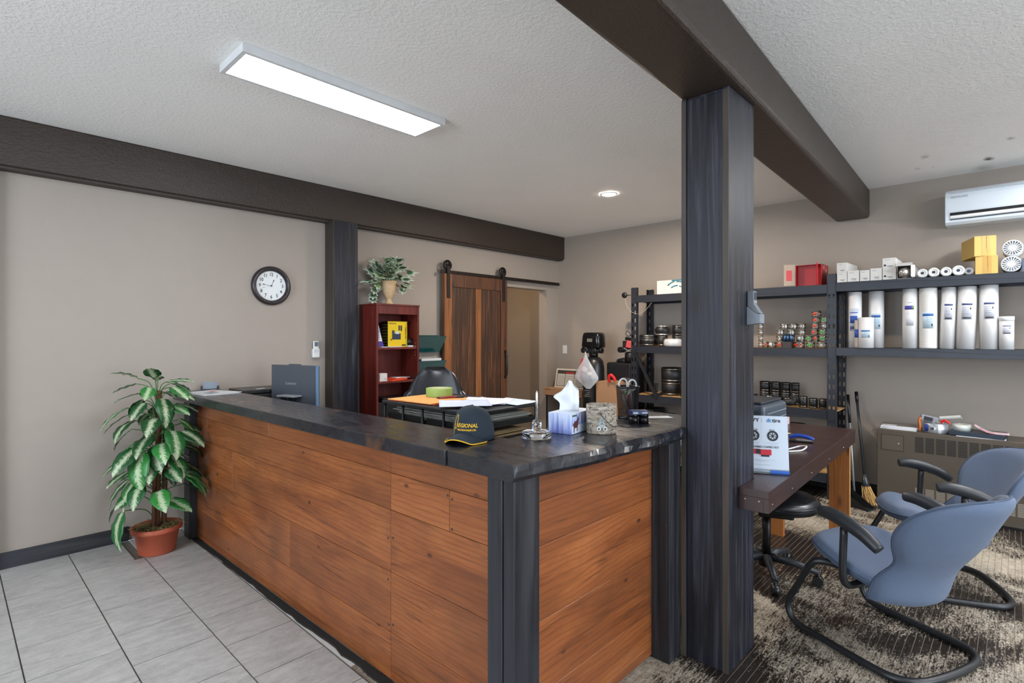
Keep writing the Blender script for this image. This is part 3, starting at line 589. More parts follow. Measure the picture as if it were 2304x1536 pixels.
# monitor (all-in-one) seen from behind
t=thing('computer_monitor','grey all-in-one computer seen from behind, on the desk behind the counter','monitor',(1.89,4.12,.751),R(-71.8))
MM=lambda *a:MB().box(*a)
G4=P('4b5058',.42,.1,.05,name='dark_grey_casing')
MM(-.245,.245,-.012,.012,.10,.522).build('casing',G4,t,local=True,bev=.004); MM(.235,.2475,-.018,.0,.10,.52).build('side_edge',P('5d7f9f',.3),t,local=True)
MM(-.06,.06,-.008,.008,.522,.531).build('camera_bump',G4,t,local=True,bev=.002)
MM(-.09,.09,-.10,-.014,.28,.292).build('shelf_arm',P('8b8e92',.4),t,local=True,bev=.003); MM(-.05,.03,-.10,-.06,.02,.28).build('stand_neck',BLK,t,local=True,bev=.004); MM(-.12,.12,-.13,.08,.0,.012).build('stand_foot',G4,t,local=True,bev=.003)
rm=Matrix.Rotation(R(-71.8),4,'Z')
text('Lenovo',.035,P('8d9298',.4,0,0),t,tuple(Vector((1.89,4.12,1.13))+rm@Vector((-.03,-.0128,0))),(R(90),0,R(-71.8)),xs=1.1)
t=thing('printer','low black printer behind the far end of the counter','printer',(1.84,4.53,.751))
MB().box(1.60,2.05,4.38,4.69,.751,1.045).build('body',BLK,t,bev=.012); MB().box(1.60,2.06,4.37,4.70,1.046,1.075).build('lid',P('1c1d1f',.28),t,bev=.008,seg=3); MB().ob((1.76,4.46,1.0765),(.06,.03,.002)).build('sticker',P('c9ccd0',.5),t)
# mesh organiser
t=thing('desk_organizer','black wire mesh letter organizer full of papers behind the counter','organizer',(2.155,2.48,.751))
MB().box(1.875,2.44,2.075,2.885,1.085,1.10).build('top_tray',P('26282c',.45,.3),t,bev=.004)
for x in (1.89,2.425):
    for y in (2.09,2.30,2.49,2.68,2.87): MB().cyl((x,y,.755),(x,y,1.085),.008,n=8).build('post',BLK,t)
MESH=P('1d1e20',.5,.4,.3,160,.4,300,name='black_wire_mesh')
for z in (.80,.90,.995):
    m=MB().box(1.91,2.41,2.10,2.86,z,z+.004)
    for y0 in (2.105,2.49): m.box(1.90,1.904,y0,y0+.36,z,z+.035).box(2.418,2.422,y0,y0+.36,z,z+.035)
    m.box(1.91,2.41,2.085,2.089,z,z+.035).build('mesh_tray',MESH,t)
random.seed(8)
for k,(z,c,lab) in enumerate(((.905,'b8a27a','bundle of tan and white papers in the middle organizer tray'),(1.0,'a9aaa2','bundle of grey papers in the upper organizer tray'),(.805,'c8cacc','bundle of white papers in the bottom organizer tray'))):
    m=MB()
    for j in range(9): m.ob((2.16+random.uniform(-.02,.02),2.47+random.uniform(-.03,.03),z+.003+j*.0065),(.44,.70,.003),(0,0,random.uniform(-.03,.03)))
    one(m,'paper_bundle',P(c,.8,0,.2,20),lab,'papers')
one(MB().box(1.93,2.2,2.75,2.85,.94,.965),'yellow_folder',P('c79a1e',.5),'yellow folder at the left end of the mesh organizer','folder')
ZT=1.1015
random.seed(4)
one(MB().ob((2.10,2.66,ZT+.002),(.36,.40,.003),(0,0,.10)),'folder',P('c9401f',.5),'red folder lowest on top of the mesh organizer','folder')
one(MB().ob((2.09,2.665,ZT+.007),(.36,.40,.005),(0,0,.06)),'folder',P('dd9e58',.6,0,.05),'light orange folder on top of the mesh organizer','folder')
def sheet(cx,cy,z,sx,sy,rz,curl,name,lab,c=PAPER,cat='paper'):
    rm=Matrix.Translation((cx,cy,z))@Matrix.Rotation(rz,4,'Z')
    m=MB().grid(lambda u,v:rm@Vector(((u-.5)*sx,(v-.5)*sy,curl*(max(0,u-.55)**2*4+ .25*math.sin(v*5+u*3)*.3+.12))),10,8,.0012)
    return one(m,name,c,lab,cat)
sheet(2.24,2.33,ZT+.004,.22,.30,.5,.012,'paper_sheet','white sheet lying nearest the barn door on the mesh organizer')
sheet(2.16,2.30,ZT+.009,.22,.29,-.2,.012,'paper_sheet','curled white sheet in the middle of the mesh organizer')
sheet(2.03,2.28,ZT+.0125,.21,.29,.9,.012,'paper_sheet','curled bluish white sheet beside the cap on the mesh organizer',P('c3c9da',.7))
sheet(2.33,2.20,ZT+.005,.20,.26,.05,.008,'paper_sheet','white sheet with teal print at the right of the mesh organizer',P('d3dde0',.7))
t=thing('tape_roll','wide green masking tape roll on the orange folder','tape roll',(2.20,2.72,ZT+.010))
TM=Matrix.Translation((2.20,2.72,ZT+.0105))
MB().lathe([(.066,.0),(.084,.0),(.085,.004),(.085,.050),(.084,.054),(.066,.054),(.066,0)],TM,32).build('tape',P('8aa352',.6),t); MB().lathe([(.060,.001),(.066,.001),(.066,.053),(.060,.053),(.060,.001)],TM,32).build('core',P('b8b08a',.7),t)
t=thing('pen','red and black pen lying beside the green tape roll','pen',(2.16,2.60,ZT+.012)); MB().cyl((2.10,2.60,ZT+.018),(2.24,2.55,ZT+.018),.007,n=10).build('barrel',P('7a1612',.4),t); MB().cyl((2.21,2.561,ZT+.018),(2.255,2.545,ZT+.018),.0078,n=10).build('cap',INK,t); MB().cyl((2.085,2.605,ZT+.018),(2.10,2.60,ZT+.018),.003,.007,n=10).build('tip',BLK,t)
# leather office chair
t=thing('office_chair','black leather high-back office chair behind the mesh organizer','office chair',(2.70,3.42,0),R(135))
LEA=P('15171c',.32,0,.15,10,.15,90,name='black_leather')
def backfn(th):
    def f(u,v):
        z=.55+v*.69; wd=.25 if v<.62 else .25-(v-.62)/.38*.14
        wd=.25*(1-max(0,(v-.45)/.55)**2.4*.55)*(1-max(0,(v-.9)/.1)**2*.35); x=(u*2-1)*wd; y=-.05-.10*v+.10*(abs(u*2-1)**2.2)*(1-.5*v)+th*math.sqrt(max(0,1-(abs(u*2-1))**4))*(math.sin(min(1,v*1.02)*math.pi)**.35 if 0<v<1 else 0)
        return (x,y-.12,z)
    return f
m=MB().grid(backfn(.05),18,18).grid(backfn(-.05),18,18); m.build('backrest',LEA,t,local=True)
for s in (-1,1): MB().tube([(s*.262,-.10,.60),(s*.272,-.12,.75),(s*.262,-.15,.90),(s*.225,-.19,1.0),(s*.165,-.21,1.08)],[.03,.045,.045,.04,.02],10).build('wing',LEA,t,local=True)
MB().lathe([(0,.46),(.22,.46),(.26,.49),(.25,.53),(.2,.55),(0,.555)],Matrix(),24).build('seat',LEA,t,local=True)
MB().cyl((0,0,.12),(0,0,.46),.03).build('gas_lift',BLK,t,local=True)
for k in range(5):
    a=2*math.pi*k/5; MB().cyl((0,0,.11),(.28*math.cos(a),.28*math.sin(a),.07),.028,.02,8).build('base_leg',BLK,t,local=True); MB().cyl((.28*math.cos(a)-.02,.28*math.sin(a),.03),(.28*math.cos(a)+.02,.28*math.sin(a),.03),.03,n=10).build('caster',BLK,t,local=True)
# ================= ON THE COUNTER =================
ZH=HC+.0006
def smooth(pts,k=6,closed=False):
    p=[Vector(q) for q in pts]; n=len(p); out=[]
    for i in range(n if closed else n-1):
        a=p[(i-1)%n] if (closed or i>0) else p[i]; b=p[i]; c=p[(i+1)%n]; d=p[(i+2)%n] if (closed or i<n-2) else c
        for j in range(k):
            t=j/k; out.append(.5*((2*b)+(c-a)*t+(2*a-5*b+4*c-d)*t*t+(3*b-a-3*c+d)*t**3))
    if not closed: out.append(p[-1])
    return out
# baseball cap, local +Y = brim direction
NAVY=P('16242f',.85,0,.12,20,.3,300,name='dark_navy_cotton'); GOLD=P('d8a81c',.6,0,.05)
cl=(1.515,1.645,ZH); crz=R(112)
t=thing('baseball_cap','dark navy baseball cap with gold lettering and gold brim edge on the counter','cap',cl,crz)
def crown(u,v):
    a=2*math.pi*u; ph=v*math.pi/2; r=math.cos(ph)**.62
    fy=1+.06*math.sin(a); h=.132*math.sin(ph)**.9*(1+.05*math.sin(a))
    return (.083*r*math.cos(a),.094*r*math.sin(a)*fy+.012*math.sin(ph),h+.002)
MB().grid(crown,36,12,.003).build('crown',NAVY,t,local=True)
def brim(u,v):
    a=math.pi*(.10+.80*u); ca,sa=math.cos(a),math.sin(a); ext=.078*v*max(0,sa)**.7
    x=.083*ca*(1+.10*v); y=.094*sa*1.06+ext; z=.024+.010*v-(.52*x*x/.083)*(1+.25*v)*.9+.014*(1-v)*sa-.010*v*sa
    return (x,y,max(.003,z))
MB().grid(brim,24,8,.003).build('brim',NAVY,t,local=True)
MB().tube([Vector(brim(i/24,1.)) for i in range(25)],.0024,6).build('brim_piping',GOLD,t,local=True)
MB().tube([Vector(crown(.25+.0,1-.02-j*.06)) for j in range(15)],.0011,5).tube([Vector(crown(.42,1-.02-j*.065)) for j in range(15)],.0011,5).tube([Vector(crown(.60,1-.02-j*.065)) for j in range(15)],.0011,5).build('seams',P('0d161d',.9),t,local=True)
MB().lathe([(0,.136),(.006,.135),(.008,.132)],Matrix.Translation((0,.012,0)),10).build('button',NAVY,t,local=True)
def cap_text(s,size,zc,name,xo=0,sh=.25):
    cu=bpy.data.curves.new(name,'FONT'); cu.body=s; cu.size=size; cu.align_x='CENTER'; cu.align_y='CENTER'; cu.extrude=.0006; cu.offset=.0004; cu.shear=sh; cu.resolution_u=2
    q=bpy.data.objects.new('tmp',cu); COL.objects.link(q); dg=bpy.context.evaluated_depsgraph_get(); me=bpy.data.meshes.new_from_object(q.evaluated_get(dg)); bpy.data.objects.remove(q)
    me.materials.clear(); me.materials.append(GOLD)
    for v in me.vertices:
        x,y,z=v.co; a=math.pi/2 + (x+xo)/.088; h=max(.004,zc+y)
        ph=math.asin(min(1,(h/.132)))
        for _ in range(12):
            hh=.132*math.sin(ph)**.9*(1+.05*math.sin(a))+.002; ph+= (h-hh)/.13; ph=min(max(ph,.02),1.5)
        p=Vector(crown(a/(2*math.pi),ph/(math.pi/2))); n=Vector((p.x/.083**2,p.y/.094**2,p.z/.132**2)).normalized(); v.co=p+n*(.0022+z)
    # mirrored reading direction is handled by the angle sign
    o=bpy.data.objects.new(name,me); o.parent=t; COL.objects.link(o); FR[o.name]=FR[t.name]
cap_text('REGIONAL',.021,.066,'lettering',.012); cap_text('TRACTION SALES LTD.',.0085,.049,'lettering',.012)
MB().tube([Vector(crown(.25-.080+.018*math.cos(k*.52),.36+.16*math.sin(k*.52)))*1.012 for k in range(12)],.0014,6,True).tube([Vector(crown(.25-.088,.3))*1.012,Vector(crown(.25-.10,.2))*1.012,Vector(crown(.25-.108,.08))*1.015],.0014,6).build('emblem',GOLD,t,local=True)
# acrylic paper spike
t=thing('paper_spike','clear acrylic desk stand with an upright metal spike on the counter','paper spike',(1.70,1.515,ZH))
SM=Matrix.Translation((1.70,1.515-.055,ZH))
MB().lathe([(0,0),(.060,0),(.062,.003),(.062,.023),(.060,.026),(0,.026)],SM,32).build('base',GLASS,t); MB().lathe([(0,.0265),(.020,.0265),(.020,.072),(0,.072)],SM,20).build('block',GLASS,t)
MB().lathe([(0,.072),(.0055,.072),(.0055,.185),(.002,.195),(0,.197)],SM,12).build('spike',SS,t)
# tissue box
t=thing('tissue_box','blue and white winter tissue box with a deer picture and a tissue pulled up','tissue box',(1.945,1.465,ZH),R(9))
s=NT('winter_forest_print'); co=s.coord('Object'); n=s.noise(s.coord('Object',(90,90,4)),1.4,4,.7); zz=s.n('ShaderNodeSeparateXYZ'); s.put(zz.inputs[0],co)
f=s.math('ADD',s.math('MULTIPLY',n,1.1),s.math('MULTIPLY',zz.outputs[2],3.2)); s.col(s.ramp(f,((.38,'3a47a0'),(.62,'7f8fd0'),(.85,'c9d4ee')))); s.rough(.5); PRN=s.m
MB().box(-.105,.105,-.058,.058,0,.088).build('carton',PRN,t,local=True,bev=.001)
MB().box(-.1045,.1045,-.0575,.0575,.0882,.0892).build('top_panel',P('d3dcea',.5,0,.1,25),t,local=True)
MB().box(-.104,.104,-.0592,-.0582,.002,.036).build('snow_print',P('c9d3e4',.5),t,local=True)
d=MB(); Y0,Y1=-.0606,-.0594
def pz(poly,m): 
    k=len(poly); m.add([(x-.026,Y0,z) for x,z in poly]+[(x-.026,Y1,z) for x,z in poly],[tuple(range(k)),tuple(range(2*k-1,k-1,-1))]+[(i,k+i,k+(i+1)%k,(i+1)%k) for i in range(k)])
pz([(-.066,.042),(-.062,.026),(-.030,.026),(-.024,.040),(-.020,.056),(-.014,.066),(-.024,.068),(-.032,.056),(-.052,.054)],d); pz([(-.062,.030),(-.064,.008),(-.059,.008),(-.055,.028)],d); pz([(-.034,.028),(-.034,.010),(-.029,.010),(-.028,.030)],d)
d.build('deer_print',P('5a2a20',.5),t,local=True); MB().tube([(-.050,-.0605,.068),(-.059,-.0605,.076),(-.062,-.0605,.084)],.0008,5).tube([(-.046,-.0605,.068),(-.039,-.0605,.078),(-.042,-.0605,.085)],.0008,5).build('antler_print',P('3a2a22',.5),t,local=True)
MB().box(-.100,-.066,-.0606,-.0594,.076,.083).build('logo_print',P('3f5a3a',.5),t,local=True)
def tis(u,v):
    z=.088+v*.125; wd=.034*(1-.25*v)+.030*math.exp(-((v-.52)/.16)**2)*(u<.5); x=(u*2-1)*wd-.004+.010*v; y=.010*math.sin(u*9)*(.4+.6*v)+.008*math.sin(v*6+u*3)
    if v>.8: x*= (1-.55*(v-.8)/.2); 
    x*=1.3; ca_,sa_=math.cos(R(-55)),math.sin(R(-55)); y*=1.3
    return (x*ca_-y*sa_-.01,x*sa_+y*ca_,z+.012*math.sin(u*4)*v)
MB().grid(tis,18,18,.001).build('tissue',P('e4e7ea',.9,0,.02),t,local=True); MB().grid(lambda u,v:(lambda p:(p[0]*.9+.008,p[1]*.9+.006,p[2]*.97+.003))(tis(1-u,v)),18,18,.001).build('tissue',P('e4e7ea',.9,0,.02),t,local=True)
# birch bucket
t=thing('birch_bucket','small birch bark bucket with a wire handle on the counter','bucket',(1.992,1.340,ZH)); BMx=Matrix.Translation((1.992,1.336,ZH))
MB().lathe([(0,0),(.062,0),(.064,.004),(.066,.118),(.065,.124),(.060,.124),(.058,.016),(0,.014)],BMx,36).build('body',BIRCH,t)
e=Vector((.728,.686,0)); l=Vector((.686,-.728,0)); c=Vector((1.992,1.336,ZH))
MB().tube(smooth([c+l*-.020+e*-.066+Vector((0,0,.098)),c+l*.0-e*.0745+Vector((0,0,.072)),c+l*.035-e*.066+Vector((0,0,.040)),c+l*.064-e*.03+Vector((0,0,.032)),c+l*.073+e*.005+Vector((0,0,.046)),c+l*.066+e*.01+Vector((0,0,.058))]),.0018,6).build('wire_handle',P('3a3836',.4,.6),t)
tr=MB(); bp=c-e*.0655-l*.008
def tri(z0,z1,wd): tr.add([bp+l*-wd+Vector((0,0,z0)),bp+l*wd+Vector((0,0,z0)),bp-e*.002+Vector((0,0,z1)),bp-e*.002+l*-wd+Vector((0,0,z0)),bp-e*.002+l*wd+Vector((0,0,z0))],[(3,4,2),(0,1,4,3),(0,3,2),(1,2,4)])
tri(.030,.056,.022); tri(.044,.068,.017); tri(.058,.082,.011); tr.build('tree_motif',P('98a0a0',.7),t)
MB().lathe([(.005,0),(.010,0),(.010,.002),(.005,.002)],Matrix.Translation(bp-e*.002-l*.013+Vector((0,0,.026)))@Matrix.Rotation(R(90),4,'X')@Matrix.Rotation(R(-46),4,'Y'),14).lathe([(.005,0),(.010,0),(.010,.002),(.005,.002)],Matrix.Translation(bp-e*.002+l*.014+Vector((0,0,.026)))@Matrix.Rotation(R(90),4,'X')@Matrix.Rotation(R(-46),4,'Y'),14).build('curl_motif',P('c2c2bc',.7),t)
# pencil cup
t=thing('pencil_cup','black mesh pencil cup on the counter beside the post','pencil cup',(2.445,1.475,ZH)); PC=Matrix.Translation((2.445,1.475,ZH))
MS=NT('wire_mesh_screen'); co=MS.coord('Object',(1,1,1)); v=MS.vor(co,420,'DISTANCE_TO_EDGE'); MS.col('17181a'); MS.set(Roughness=.45,Metallic=.4); MS.put(MS.b.inputs['Alpha'],MS.ramp(v,((.10,1.),(.16,.12)))); 
MB().lathe([(.050,.004),(.060,.160)],PC,32).build('mesh_wall',MS.m,t); MB().lathe([(.0605,.156),(.063,.160),(.0605,.166),(.058,.160),(.0605,.156)],PC,32).lathe([(0,0),(.053,0),(.053,.008),(0,.008)],PC,32).build('rims',BLK,t)
def P3(dx,dy,z): return (2.445+.686*dx+.728*dy,1.475-.728*dx+.686*dy,ZH+z)
for nm,lab,a,b,r,c in (('pen','clear ball pen in the pencil cup, leftmost',(-.032,-.02,.12),(.006,.0,.012),.0045,'b8bcc0'),('pen','red pen in the middle of the pencil cup',(-.004,-.028,.125),(.012,.0,.012),.0045,'9a1f2c'),('pen','grey pen leaning right in the pencil cup',(.010,-.02,.14),(.03,.0,.012),.0042,'8a8f96')):
    q=thing(nm,lab,'pen',P3(*b),0,'pens in the pencil cup'); A=Vector(P3(*a));B=Vector(P3(*b)); MB().cyl(B+(A-B)*.12,A,r,n=9).build('barrel',P(c,.3),q); MB().cyl(B,B+(A-B)*.12,.001,r,n=9).build('tip',INK,q)
q=thing('scissors','scissors with white handles standing in the pencil cup','scissors',P3(0,.012,.012))
MB().tube([P3(-.022+.022*math.cos(k*.45),.01,.172+.030*math.sin(k*.45)) for k in range(14)],.0046,8,True).tube([P3(.026+.021*math.cos(k*.45),.01,.168+.028*math.sin(k*.45)) for k in range(14)],.0046,8,True).build('handles',P('cfd0cf',.35),q)
MB().tube([P3(-.016,.010,.145),P3(.004,.012,.10),P3(.008,.012,.015)],[.005,.005,.002],6).tube([P3(.016,.014,.145),P3(0,.016,.10),P3(-.004,.016,.015)],[.005,.005,.002],6).build('blades',SS,q)
one(MB().ob(P3(-.008,.0,.128),(.02,.004,.018),(.3,.5,.3)).ob(P3(-.002,.0,.132),(.02,.004,.012),(.3,-.5,.3)),'clip',P('2fae5a',.4),'green clip resting on the pens in the pencil cup','clip')
# black pots and blue carton
for i,(dx,lab) in enumerate(((-.024,'left black round container under the blue carton on the counter'),(.026,'right black round container under the blue carton on the counter'))):
    cx,cy=2.335+.686*dx,1.35-.728*dx; q=thing('small_pot',lab,'container',(cx,cy,ZH),0,'black pots on the counter'); MB().lathe([(0,0),(.0235,0),(.0235,.030),(0,.030)],Matrix.Translation((cx,cy,ZH)),20).build('pot',BLK,q); MB().lathe([(0,.0303),(.0245,.0303),(.0245,.041),(.023,.043),(0,.043)],Matrix.Translation((cx,cy,ZH)),20).build('lid',P('0f0f11',.25),q)
q=thing('small_carton','small dark blue carton lying on two black pots','box',(2.335,1.35,ZH+.0435),R(-38)); MB().box(-.042,.042,-.028,.028,0,.018).build('carton',P('27385f',.45),q,local=True,bev=.001); MB().box(-.036,-.012,-.0286,-.028,.004,.013).box(.008,.036,-.0286,-.028,.005,.012).build('printed_label',P('b4bccb',.5),q,local=True)
one(MB().ob((2.56,1.36,ZH+.0015),(.13,.07,.002),(0,0,-.7)),'note_paper',PAPER,'white slip of paper on the counter behind the post','paper')
one(MB().ob((1.37,4.36,ZH+.002),(.26,.34,.003),(0,0,.12)),'newspaper',P('b9babd',.8,0,.35,30,name='newsprint'),'lower folded newspaper at the far end of the counter','newspaper')
t=thing('newspaper','upper newspaper with a red picture at the far end of the counter','newspaper',(1.38,4.37,ZH+.004),.3); MB().ob((0,0,.002),(.24,.32,.003)).build('pages',P('c3c4c6',.8,0,.3,45,name='newsprint_page'),t,local=True); MB().ob((.04,.06,.0039),(.05,.05,.0006)).build('red_picture',P('b03a34',.7),t,local=True); MB().ob((-.05,-.05,.0039),(.07,.1,.0006)).build('grey_picture',P('7c8288',.7),t,local=True)
t=thing('card_holder','small grey card holder at the far end of the counter','card holder',(1.45,4.66,ZH),R(-30)); MB().box(-.06,.06,-.03,.03,0,.008).box(-.06,-.056,-.03,.03,.008,.03).box(.056,.06,-.03,.03,.008,.03).build('base',P('3a4048',.4),t,local=True); MB().ob((0,.005,.032),(.105,.004,.055),(R(-20),0,0)).build('cards',P('7d8792',.4),t,local=True)
# ================= POTTED PLANT =================
pc=(1.02,4.36)
t=thing('potted_plant','tall artificial dieffenbachia with variegated leaves in a terracotta pot','plant',(pc[0],pc[1],.003))
PM=Matrix.Translation((pc[0],pc[1],.003)); TC=P('b0563c',.55,0,.08,name='terracotta_plastic')
MB().lathe([(0,0),(.105,0),(.110,.006),(.133,.150),(.150,.152),(.153,.162),(.150,.185),(.143,.186),(.136,.165),(0,.160)],PM,40).build('pot',TC,t)
MB().lathe([(0,.172),(.10,.172),(.136,.166)],PM,24).build('soil',P('4a3a26',.95,0,.3,40,.6,50),t)
random.seed(31); mo=MB()
for k in range(150):
    a=random.uniform(0,6.28); r=random.uniform(.02,.125); b=a+random.uniform(-1.5,1.5); L=random.uniform(.03,.07); p=Vector((pc[0]+r*math.cos(a),pc[1]+r*math.sin(a),.176+random.uniform(0,.008))); mo.tube([p,p+Vector((L*.5*math.cos(b),L*.5*math.sin(b),random.uniform(.004,.022))),p+Vector((L*math.cos(b),L*math.sin(b),random.uniform(-.004,.012)))],.0011,4)
mo=mo.build('dry_moss',P('8a7a4a',.9),t); mo['kind']='stuff'
canes=[((0,0),(.012,.004),1.12,.019),((.045,.015),(.05,.0),.82,.017),((-.03,-.03),(-.02,-.02),.55,.012)]
CANE=P('5a3a22',.7,0,.35,14,.4,60,(1,1,6),name='plant_cane')
for (b,tp,h,r) in canes: MB().tube(smooth([(pc[0]+b[0],pc[1]+b[1],.165),(pc[0]+(b[0]+tp[0])/2,pc[1]+(b[1]+tp[1])/2,h*.55),(pc[0]+tp[0],pc[1]+tp[1],h)]),r,10).build('cane',CANE,t)
lm=[]
for v in range(4):
    Lf=[.23,.26,.20,.15][v]; Wf=[.062,.070,.058,.046][v]; droop=[.55,.8,.3,.45][v]
    def lf(u,w,Lf=Lf,Wf=Wf,droop=droop):
        yy=w*Lf; wd=Wf*(math.sin(min(1,w**.72)*math.pi)**.8 if 0<w<1 else 0); x=(u*2-1)*wd; ang=droop*w*1.4
        yl=Lf*(math.sin(ang)/(droop*1.4)); zl=-Lf*((1-math.cos(ang))/(droop*1.4)); return (x,yl,zl+.28*abs(x)-.8*x*x/.06*.3+.004*math.sin(w*22)*abs(u*2-1))
    lm.append(MB().grid(lf,8,12,.0014).mesh('leaf',LEAF))
pet=MB()
def leaf(z,a,out,up,v,sc=1.,tilt=0.):
    b=Vector((pc[0]+.01*math.cos(a),pc[1]+.01*math.sin(a),z)); p=b+Vector((out*math.cos(a),out*math.sin(a),up))
    if p.y>4.66: p.y=4.66
    pet.tube(smooth([b,b+Vector((out*.35*math.cos(a),out*.35*math.sin(a),up*.75)),p],4),.0032,5)
    o=bpy.data.objects.new('leaf',lm[v]); o.parent=t; fr=Vector(FR[t.name][0]); yaw=a-math.pi/2+random.uniform(-.25,.25)
    o.matrix_local=Matrix.Translation(p-fr)@(Matrix.Rotation(yaw,4,'Z')@Matrix.Rotation(tilt,4,'X')@Matrix.Rotation(random.uniform(-.35,.35),4,'Y'))@Matrix.Scale(sc,4); COL.objects.link(o)
random.seed(17); ang=.3
for k in range(58):
    f=k/57; z=.30+f*.80; ang+=2.399
    a=ang; wy=math.sin(a)
    if wy>.55: out=random.uniform(.06,.10)
    else: out=random.uniform(.10,.19)*(1-.25*f)
    leaf(z,a,out,random.uniform(.06,.12),random.choice([0,0,1,2]) if f<.9 else 2,random.uniform(.75,1.02)*(.72 if wy>.55 else 1),-random.uniform(.0,.55))
# big leaves the photo shows facing the camera
for (z,a,out,up,v,sc,ti) in ((.68,-2.35,.14,.05,1,1.1,-.75),(.70,-1.9,.10,.06,0,.95,-.65),(.22,-2.75,.21,.13,1,1.05,-.85),(.48,-2.7,.15,.05,0,.9,-.7),(.80,-.9,.17,.04,0,.95,-.15),(.50,-.85,.18,.04,1,.9,-.3),(.95,-2.9,.17,.07,0,.95,-.3),(1.08,-2.1,.04,.13,2,.9,.65),(1.08,-.8,.05,.10,2,.95,.2),(1.08,2.9,.10,.13,3,1.1,.55)): leaf(z,a,out,up,v,sc,ti)
pet.build('petioles',P('3f6a2e',.5),t)
# ================= DESK BESIDE THE POST =================
t=thing('side_desk','dark brown laminate desk running from the main post toward the shelves','desk',(3.6,1.1,0))
dp=[(2.504,.797),(4.645,.871),(4.625,1.42),(2.70,1.40),(2.70,.9265),(2.500,.9265)]
MB().prism(dp,.775,.81).build('top',DESKM,t,bev=.002)
MB().prism([(2.506,.799),(4.643,.873),(4.642,.895),(2.5055,.821)],.712,.7745).build('front_apron',DESKM,t); MB().prism([(2.506,.822),(2.53,.822),(2.53,.9265),(2.503,.9265)],.712,.7745).build('end_apron',DESKM,t); MB().prism([(4.615,.90),(4.641,.90),(4.622,1.415),(4.60,1.415)],.712,.7745).build('end_apron',DESKM,t)
MB().box(4.572,4.608,.897,1.03,0,.7745).build('leg',PINE,t,bev=.002); MB().box(4.575,4.605,.8955,.8968,0,.772).build('leg_edge',P('c79a5c',.6),t)
MB().box(4.30,4.34,1.27,1.40,0,.7745).build('leg',PINE,t,bev=.002); MB().box(2.72,2.76,1.2,1.38,0,.7745).build('leg',PINE,t,bev=.002)
for x in (2.56,2.9,3.3,3.75,4.2): MB().cyl((x,.799+(x-2.504)*.0346-.0012,.742),(x,.803+(x-2.504)*.0346,.742),.003,n=6).build('screw_head',SS,t)
for y in (.84,.90): MB().cyl((2.5025,y,.76),(2.507,y,.76),.003,n=6).build('screw_head',SS,t)
ZD=.8106
# brochure stand
t=thing('brochure_stand','white tire accessory brochure in an acrylic stand on the brown desk','brochure',(2.845,.92,ZD),math.atan2(-.88,.47))
tl=Matrix.Rotation(R(-9),4,'X'); BR=FR[t.name]; rt=BR[1]
wm=Matrix.Translation(BR[0])@Matrix.Rotation(rt,4,'Z')@tl
def bw(x,y,z): return tuple(wm@Vector((x,y,z)))
MB().box(-.107,.107,.001,.003,.004,.285,tl).build('sheet',P('c6d0dc',.5,0,.03,name='brochure_paper'),t,local=True); MB().box(-.110,.110,.0034,.0055,0,.29,tl).box(-.110,.110,-.0035,-.0015,.0,.02,tl).build('acrylic_holder',GLASS,t,local=True); MB().box(-.110,.110,-.03,.09,0,.003).build('foot',GLASS,t,local=True)
er=(wm.to_3x3()@Euler((R(90),0,0)).to_matrix()).to_euler()
def bt(s,size,mat,x,z,xs=1.,bold=0.): text(s,size,mat,t,bw(x,-.0002,z),er,'lettering',xs=xs,bold=bold)
bt('ENVY',.026,INK,-.062,.262,1.15,.0003); MB().box(-.013,-.012,0,.001,.252,.272,tl).build('divider',LAB,t,local=True); bt('dt',.027,P('2d7fc0',.5,0,0),.020,.262,1.,.0005); bt('tire',.027,P('2b3340',.5,0,0),.055,.262,1.,.0005)
bt('EV-10',.013,INK,-.050,.213); bt('EV-1',.013,INK,.034,.213); bt('ACCESSORIES COMBO KIT',.0145,INK,-.018,.128,.95)
for cx in (-.052,.036):
    wc=tl@Matrix.Translation((cx,0,.185))@Matrix.Rotation(R(90),4,'X')
    MB().lathe([(.017,-.0005),(.026,-.0005),(.026,.001),(.017,.001)],wc,24,False).build('wheel_print',INK,t,local=True); m=MB()
    for k in range(7): m.box(-.0016,.0016,.003,.018,0,.001,wc@Matrix.Rotation(k*math.pi*2/7,4,'Z'))
    m.cyl(wc@Vector((0,0,0)),wc@Vector((0,0,.001)),.005,n=10).build('spoke_print',INK,t,local=True)
    MB().box(cx-.024,cx+.024,-.0004,.0008,.148,.151,tl).box(cx-.022,cx+.02,-.0004,.0008,.141,.1425,tl).build('printed_line',LAB,t,local=True)
MB().box(-.028,.028,-.0006,.0008,.088,.116,tl).box(-.058,-.030,-.0006,.0008,.092,.118,tl).build('red_box_print',P('c0273a',.45),t,local=True); MB().box(-.046,-.022,-.0010,-.0004,.094,.117,tl).box(-.02,.018,-.0010,-.0004,.080,.089,tl).build('black_part_print',INK,t,local=True)
MB().box(-.075,.045,-.0005,.0008,.064,.066,tl).box(-.04,.01,-.0005,.0008,.058,.060,tl).box(-.06,.02,-.0005,.0008,.040,.042,tl).build('printed_line',LAB,t,local=True)
MB().box(.020,.107,-.0042,-.0036,.002,.014,tl).build('blue_label',P('2e62b8',.4),t,local=True)
